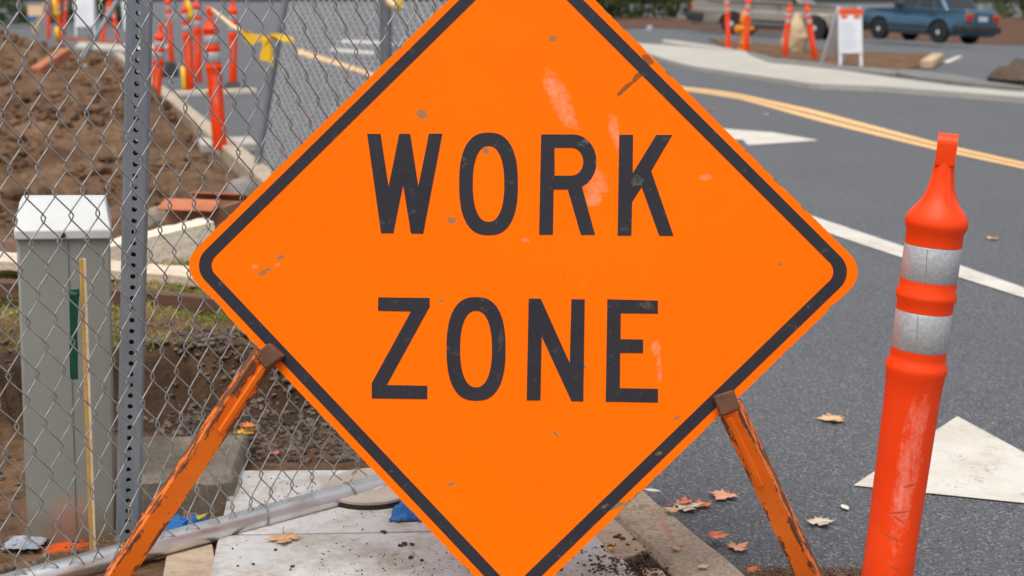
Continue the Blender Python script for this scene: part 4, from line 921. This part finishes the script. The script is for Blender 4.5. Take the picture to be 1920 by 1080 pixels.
# ------------------------------------------------------------------ notice boards, barricade, stake
def board_sign(bl, br, top, label, rear, stripe=True, lines=True):
    p, q = G(*bl, .03), G(*br, .03); Y = (p.y + q.y) / 2; u = (q - p); u.z = 0; W = u.length; u.normalize(); n = Vector((u.y, -u.x, 0))
    H = at(bl[0], top, p.y).z - p.z; c = (p + q) / 2; c.z = min(p.z, q.z); o = root('folding_notice_board', c, label, 'board sign', 'folding notice boards')
    e = u * (W / 2 - .025); lean = -n * .14
    f = lambda x, z, d=0: c + u * x + Vector((0, 0, z * H)) + lean * z + n * d
    for s in (-1, 1):
        mb = MB(); mb.bar(f(s * (W / 2 - .025), 0), f(s * (W / 2 - .025), .98), .05, .025, up=n); mb.build('leg', M['white_paint'], o, off=c, bevel=.003)
    mb = MB(); mb.bar(f(0, .22, .018), f(0, .96, .018), W * .98, .012, up=n); mb.build('panel', M['white_paint'], o, off=c)
    if stripe:
        mb = MB(); mb.bar(f(0, .86, .026), f(0, .97, .026), W * 1.0, .004, up=n); mb.build('stripe', M['orange_flat'], o, off=c)
        for s in (-.27, .27): mb = MB(); mb.bar(f(s * W, .80, .027), f(s * W, .85, .027), W * .26, .004, up=n); mb.build('patch', M['orange_flat'], o, off=c)
    if lines:
        mb = MB()
        for i in range(7): mb.bar(f((-.05 + .07 * ((i * 3) % 3 - 1)) * W, .30 + .066 * i, .0265), f((-.05 + .07 * ((i * 3) % 3 - 1)) * W, .325 + .066 * i, .0265), W * (.62 + .1 * ((i * 5) % 3 - 1)), .003, up=n)
        mb.build('printed_lines', M['pale_ink'], o, off=c)
    back = n * -.55
    g_ = lambda x, z: f(x, 1) + (back + n * .14 * 0) * (1 - z) - Vector((0, 0, (1 - z) * H)) + n * -.02
    mb = MB(); mb.bar(g_(0, .16), g_(0, .95), W * .96, .012, up=n)
    for s in (-1, 1): mb.bar(g_(s * (W / 2 - .025), 0), g_(s * (W / 2 - .025), .98), .05, .025, up=n)
    mb.build('rear_panel', M['white_paint'], o, off=c)
board_sign((1573, 124.5), (1617, 124), 12, 'white folding notice board with orange stripe in front of the silver car', 0)
board_sign((141, 68), (178, 68), -14, 'white folding notice board beyond the dirt, among the far orange posts', 0, False, True)
c = G(64, 64, 0); br_ = root('barricade', c, 'small barricade with peach board and yellow legs beside the dirt mound', 'barricade')
mb = MB(); Yc = c.y; mb.bar(at(52, 20, Yc), at(80, 20, Yc), .02, .32, up=(0, 0, 1)); mb.build('board', M['tape_pale'], br_, off=c)
for a, b in (((64, 62), (58, 30)), ((66, 62), (84, 4))): mb = MB(); mb.bar(at(*a, Yc + .04), at(*b, Yc + .04), .05, .04, up=(0, 1, 0)); mb.build('leg', M['tape'], br_, off=c)
mb = MB(); mb.bar(at(53, 34, Yc - .05), at(66, 34, Yc - .05), .06, .14); tag(mb.build('blue_bag', M['blue_cloth'], None, off=at(60, 38, Yc), own=True, bevel=.03), 'small blue bag hung on the barricade with yellow legs', 'bag')
a, b = at(236, 58, 33), at(233, 2, 33); mb = MB(); mb.tube([a, (a + b) / 2, b], [.03, .06, .07], 10); tag(mb.build('marker_stake', M['white_paint'], None, off=a, own=True), 'white tapered marker stake just left of the perforated post', 'stake')
rock(157, 128, .1, .10, .06, .05, M['white_rag'], 'white_stone', 'white scrap lying on the dug soil left of the perforated post', 'stone', 51, None, .3)
rock(262, 268, .05, .07, .06, .04, M['rock'], 'rubble_chunk', 'small stone on the soil just right of the perforated post', 'rubble', 53, 'broken concrete')
# tan kerb-end block and loose stone far right
p = G(1748, 122, .02); mb = MB(); mb.bar(G(1738, 121, .08), G(1758, 108, .08), .22, .16); tag(mb.build('stone_block', M['burlap'], None, off=p, own=True, bevel=.03), 'tan stone block ending the brown bed behind the pavement', 'block')
rock(1218, 58, .02, .10, .10, .16, M['white_rag'], 'white_stone', 'small white stone on the ground before the hedge bank', 'stone', 41)
# ------------------------------------------------------------------ hydrant, sack
p = G(1396, 94, .05); s = (at(1396, 12, p.y).z - p.z) / .95
hy = root('fire_hydrant', p, 'yellow fire hydrant behind an orange post at the far pavement', 'hydrant'); hy.scale = (s, s, s); 
mb = MB(); mb.lathe([(.15, 0), (.15, .04), (.11, .05), (.105, .12), (.15, .13), (.15, .17), (.105, .18), (.10, .60), (.13, .61), (.13, .66), (.105, .67)], 24); mb.build('barrel', M['hydrant'], hy)
mb = MB(); mb.lathe([(.12, .67), (.118, .72), (.10, .79), (.06, .84), (.03, .86), (.03, .92), (.02, .93)], 24); mb.build('bonnet', M['hydrant'], hy)
for d_, r, l in (((-1, -.35, 0), .095, .20), ((1, .3, 0), .06, .16), ((.3, -1, 0), .06, .16)):
    d_ = Vector(d_).normalized(); q = d_.to_track_quat('Z', 'Y').to_matrix(); mb = MB(); mb.lathe([(r * .8, .05), (r * .8, l - .04), (r, l - .04), (r, l + .02), (r * .5, l + .04), (r * .3, l + .07)], 16, (0, 0, .46), q); mb.build('nozzle_cap', M['hydrant'], hy)
for k in range(6): a = k * math.pi / 3 + .2; mb = MB(); mb.lathe([(.014, .045), (.014, .065)], 6, (math.cos(a) * .13, math.sin(a) * .13, 0)); mb.build('bolt', M['hydrant'], hy)
p = G(1490, 97, .04); mb = MB(); n, m = 28, 26; HH = at(1490, 22, p.y).z - p.z
for j in range(m + 1):
    t = j / m; r = (.23 + .05 * math.sin(t * 5)) * (1 - t ** 3.2) ** .6 if t < 1 else 0
    for i in range(n):
        a = 2 * math.pi * i / n; k = 1 + .22 * noise.fractal(Vector((math.cos(a) * 1.5, math.sin(a) * 1.5, t * 4)), .8, 2, 4)
        mb.v.append(p + Vector((math.cos(a) * r * k + .05 * (t - .5), math.sin(a) * r * k, t * HH)))
for j in range(m):
    for i in range(n): mb.f.append([j * n + i, j * n + (i + 1) % n, (j + 1) * n + (i + 1) % n, (j + 1) * n + i]); mb.mi.append(0)
tag(mb.build('wrapped_sack', M['burlap'], None, off=p, own=True, smooth=60), 'tall beige wrapped sack standing behind the leaning orange post', 'sack')

# ------------------------------------------------------------------ cars (local x forward, y left)
def make_car(name, label, paintm, prm, loc, heading, pitch=0, roll=0):
    L, W, wb, fo, wr, sill, belt, hood, roof, trunk = [prm[k] for k in ('L', 'W', 'wb', 'fo', 'wr', 'sill', 'belt', 'hood', 'roof', 'trunk')]
    o = root(name, loc, label, 'car', 'parked cars'); o.rotation_euler = (roll, pitch, heading)
    xf = wb / 2; xr = -wb / 2; xn = xf + fo; xt = xn - L; ar = wr + .06
    def arch(x): return [(x + ar * math.cos(a), wr + ar * math.sin(a)) for a in [math.pi * i / 12 for i in range(13)] if wr + ar * math.sin(a) > sill]
    prof = [(xt + .04, sill + .05), (xt + .12, sill)] + sorted(arch(xr)) + sorted(arch(xf)) + [(xn - .12, sill), (xn - .02, sill + .08), (xn, hood - .22), (xn - .06, hood - .06), (xn - .25, hood), (prm['wsb'], belt)] + \
           ([(prm['rwb'], belt), (xt + .10, trunk), (xt + .02, trunk - .08), (xt, trunk - .3)])
    mb = MB(); hw = W / 2
    def fn(x, y, z):
        k = 1 - .10 * sst(.55, 1, abs(x) / (L / 2)) - .05 * sst(.45, belt, y) - .04 * sst(.45, .2, y)
        return Vector((x, z * k, y))
    # several slices across the width so that the flanks round over
    mb.prism([prof[::-1] if sum(a[0] * b[1] - b[0] * a[1] for a, b in zip(prof, prof[1:] + prof[:1])) < 0 else prof], -hw, hw, fn)
    mb.build('body', paintm, o, smooth=30, bevel=.035)
    ga, gb, gc, gd = prm['wsb'], prm['wst'], prm['rwt'], prm['rwb']; tw = W * .5 * .93; rw = W * .5 * .76
    mb = MB(); v = [(ga, -tw, belt - .01), (ga, tw, belt - .01), (gb, rw, roof), (gb, -rw, roof), (gc, -rw, roof), (gc, rw, roof), (gd, tw, belt - .01), (gd, -tw, belt - .01)]
    mb.add(v, [[0, 1, 2, 3], [3, 2, 5, 4], [4, 5, 6, 7], [1, 6, 5, 2], [0, 3, 4, 7]]); mb.build('cabin', paintm, o, smooth=30, bevel=.03)
    V = [Vector(q) for q in v]
    def pane(a, b, c, d, nm, u0=.06, u1=.94, w0=.1, w1=.9):
        P = lambda u, w: (V[a] * (1 - u) + V[b] * u) * (1 - w) + (V[d] * (1 - u) + V[c] * u) * w
        q = [P(u0, w0), P(u1, w0), P(u1, w1), P(u0, w1)]; nn = (q[1] - q[0]).cross(q[3] - q[0]).normalized() * .006
        mb = MB(); mb.add([p_ + nn for p_ in q] + [p_ - nn for p_ in q], [[0, 1, 2, 3], [7, 6, 5, 4], [0, 4, 5, 1], [1, 5, 6, 2], [2, 6, 7, 3], [3, 7, 4, 0]]); mb.build(nm, M['glass'], o)
    pane(0, 1, 2, 3, 'windscreen'); pane(7, 6, 5, 4, 'rear_window')
    for a, b, c_, d_ in ((1, 6, 5, 2), (0, 7, 4, 3)):
        pane(a, b, c_, d_, 'side_window', .05, .44, .08, .86); pane(a, b, c_, d_, 'side_window', .47, .76, .08, .86); pane(a, b, c_, d_, 'side_window', .79, .93, .08, .70)
    for x in (xf, xr):
        for s in (-1, 1):
            q = Matrix.Rotation(R(-90 * s), 3, 'X'); mb = MB(); cy = s * (hw - .20)
            mb.lathe([(wr * .62, 0), (wr * .95, 0), (wr, .02), (wr, .15), (wr * .95, .175), (wr * .66, .18)], 30, (x, cy, wr), q)
            w_ = mb.build('wheel', M['tyre'], o); mb = MB(); mb.lathe([(wr * .66, .16), (wr * .64, .178), (wr * .50, .165), (wr * .30, .175), (wr * .12, .185), (.01, .186)], 24, (x, cy, wr), q); mb.build('hubcap', M['hub'], w_)
    for nm, xx, dr in (('rear_bumper', xt, -1), ('front_bumper', xn, 1)):
        mb = MB(); bz = prm['bz']; bh = prm['bh']; mb.box((xx + dr * .04, 0, bz), (.14, W * .93, bh))
        for s in (-1, 1): mb.box((xx - dr * .22, s * (hw - .045), bz), (.40, .07, bh))
        mb.build(nm, prm.get(nm, M['trim']), o, bevel=.03)
    mb = MB()
    for s in (-1, 1): mb.box(((xf + xr) / 2, s * (hw - .008), sill + .22), (wb - 2 * ar - .04, .03, .06)); mb.box(((xf + xr) / 2, s * (hw - .03), sill + .05), (wb - 2 * ar, .03, .12))
    mb.build('side_trim', M['trim'], o)
    for s in (-1, 1):
        mb = MB(); mb.box((xt + .01, s * (hw * .74), trunk - .24), (.06, hw * .30, .17)); mb.build('tail_light', M['lamp_red'], o, bevel=.01)
        mb = MB(); mb.box((xt + .012, s * (hw * .74), trunk - .135), (.06, hw * .30, .04)); mb.build('indicator', M['lamp_amber'], o)
        mb = MB(); mb.box((xn - .01, s * hw * .66, hood - .17), (.06, hw * .34, .13)); mb.build('headlight', M['lamp_clear'], o, bevel=.01)
        mb = MB(); mb.box((xn - .05, s * hw * .87, hood - .17), (.10, hw * .09, .11)); mb.build('indicator', M['lamp_amber'], o)
        for hx_ in (.15, -.75): mb = MB(); mb.box((hx_, s * (hw - .02), belt - .13), (.16, .035, .03)); mb.build('door_handle', M['trim'], o)
        mb = MB(); mb.box((prm['wsb'] - .25, s * (hw + .04), belt + .08), (.10, .16, .11)); mb.build('mirror', M['trim'], o, bevel=.02)
    mb = MB(); mb.box((xt - .002, 0, trunk - .25), (.02, .36, .13)); mb.build('number_plate', M['plate_white'], o)
    return o
blue = dict(L=3.75, W=1.50, wb=2.12, fo=.75, wr=.30, sill=.22, belt=.90, hood=.86, roof=1.38, trunk=.95, wsb=.65, wst=.10, rwt=-.85, rwb=-1.30, bz=.42, bh=.2)
silver = dict(L=4.75, W=1.76, wb=2.52, fo=.9, wr=.33, sill=.24, belt=1.02, hood=.98, roof=1.66, trunk=1.02, wsb=.85, wst=.15, rwt=-1.75, rwb=-2.05, bz=.50, bh=.26, front_bumper=M['car_silver'])
def place_car(name, label, pm, prm, px, py, Y, lx, ly, th):
    p = at(px, py, Y); h = Vector((math.cos(th), math.sin(th), 0)); l = Vector((-math.sin(th), math.cos(th), 0))
    roll = pit = 0; sx, sy = -.05 if 5 < p.x < 16 else 0, 0
    pit = -math.atan(sx * h.x); roll = math.atan(sx * l.x)
    loc = p - h * lx - l * ly; loc.z = p.z - sx * (h.x * lx + l.x * ly)
    make_car(name, label, pm, prm, loc, th, pit, roll)
place_car('parked_car', 'blue saloon car seen from behind, parked in front of the brown bank', M['car_blue'], blue, 1757, 81, 39.5, -1.06, .70, R(124))
place_car('parked_car', 'silver car with black bumper parked behind the hydrant and white notice board', M['car_silver'], silver, 1532, 75, 42.0, 1.36, -.8, R(-27))

# ------------------------------------------------------------------ hedges
def bush(cx, cy, w, d, h, n, label, seed, z0=0.0, name='hedge_bush'):
    random.seed(seed); p0 = Vector((cx, cy, z0)); o = root(name, p0, label, 'bush', 'hedge bushes'); mb = MB(); made = 0
    while made < n:
        q = Vector((random.uniform(-1, 1), random.uniform(-1, 1), random.uniform(0, 1))); e = 1 - .55 * q.z ** 2 + .30 * noise.fractal(Vector((q.x * 2 + seed, q.y * 2, q.z * 3)), .8, 2, 3)
        r = math.hypot(q.x, q.y)
        if r > e or (r < e * .5 and q.z < .8): continue
        if noise.noise(Vector((q.x * 3.1 + seed, q.y * 3.1, q.z * 4))) < -.12: made += 1; continue
        c = p0 + Vector((q.x * w / 2, q.y * d / 2, .12 + q.z * h)); a = Vector((random.gauss(0, 1), random.gauss(0, 1), random.gauss(0, 1))).normalized(); b = a.orthogonal().normalized(); s = random.uniform(.05, .11)
        mb.add([c - a * s, c - b * s * .5, c + a * s, c + b * s * .5 + Vector((0, 0, .02))], [[0, 1, 2, 3]]); made += 1
    mb.build('foliage', M['hedge'], o, off=p0, smooth=0)
    mb = MB()
    for _ in range(7):
        a = random.uniform(0, 6.3); t = Vector((math.cos(a) * w * .3, math.sin(a) * d * .3, h * .75)); mb.tube([p0 + t * .08 * Vector((1, 1, 0)).length - Vector((0, 0, .1)), p0 + t * .5 + Vector((0, 0, .1)), p0 + t], [.05, .035, .012], 7)
    mb.build('stem', M['trunk'], o, off=p0)
bush(3.6, 53.6, 2.6, 2.4, 2.0, 5200, 'dark hedge bush just right of the sign rim, leftmost of the far hedge', 101, bank_z(3.6, 53))
bush(6.0, 54, 2.8, 2.6, 2.3, 5600, 'dark hedge bush behind the silver car rear bumper', 102, bank_z(6, 53))
bush(8.6, 54.4, 2.8, 2.6, 2.2, 5000, 'dark hedge bush behind the silver car cabin', 103, bank_z(8.6, 53))
bush(19.6, 55, 3.0, 2.6, 2.3, 4500, 'dark hedge bush on the brown bank behind the blue car tail', 104, bank_z(19.6, 54))
bush(16.4, 55.5, 2.8, 2.6, 2.3, 4000, 'dark hedge bush behind the blue car roof', 107, bank_z(16.4, 54))
bush(-21.0, 58, 3.4, 3, 2.2, 5200, 'green bush at the far left behind the dirt mound', 105, 0)
bush(-17.6, 60, 3.0, 3, 2.0, 4600, 'green bush behind the small peach barricade', 106, 0)
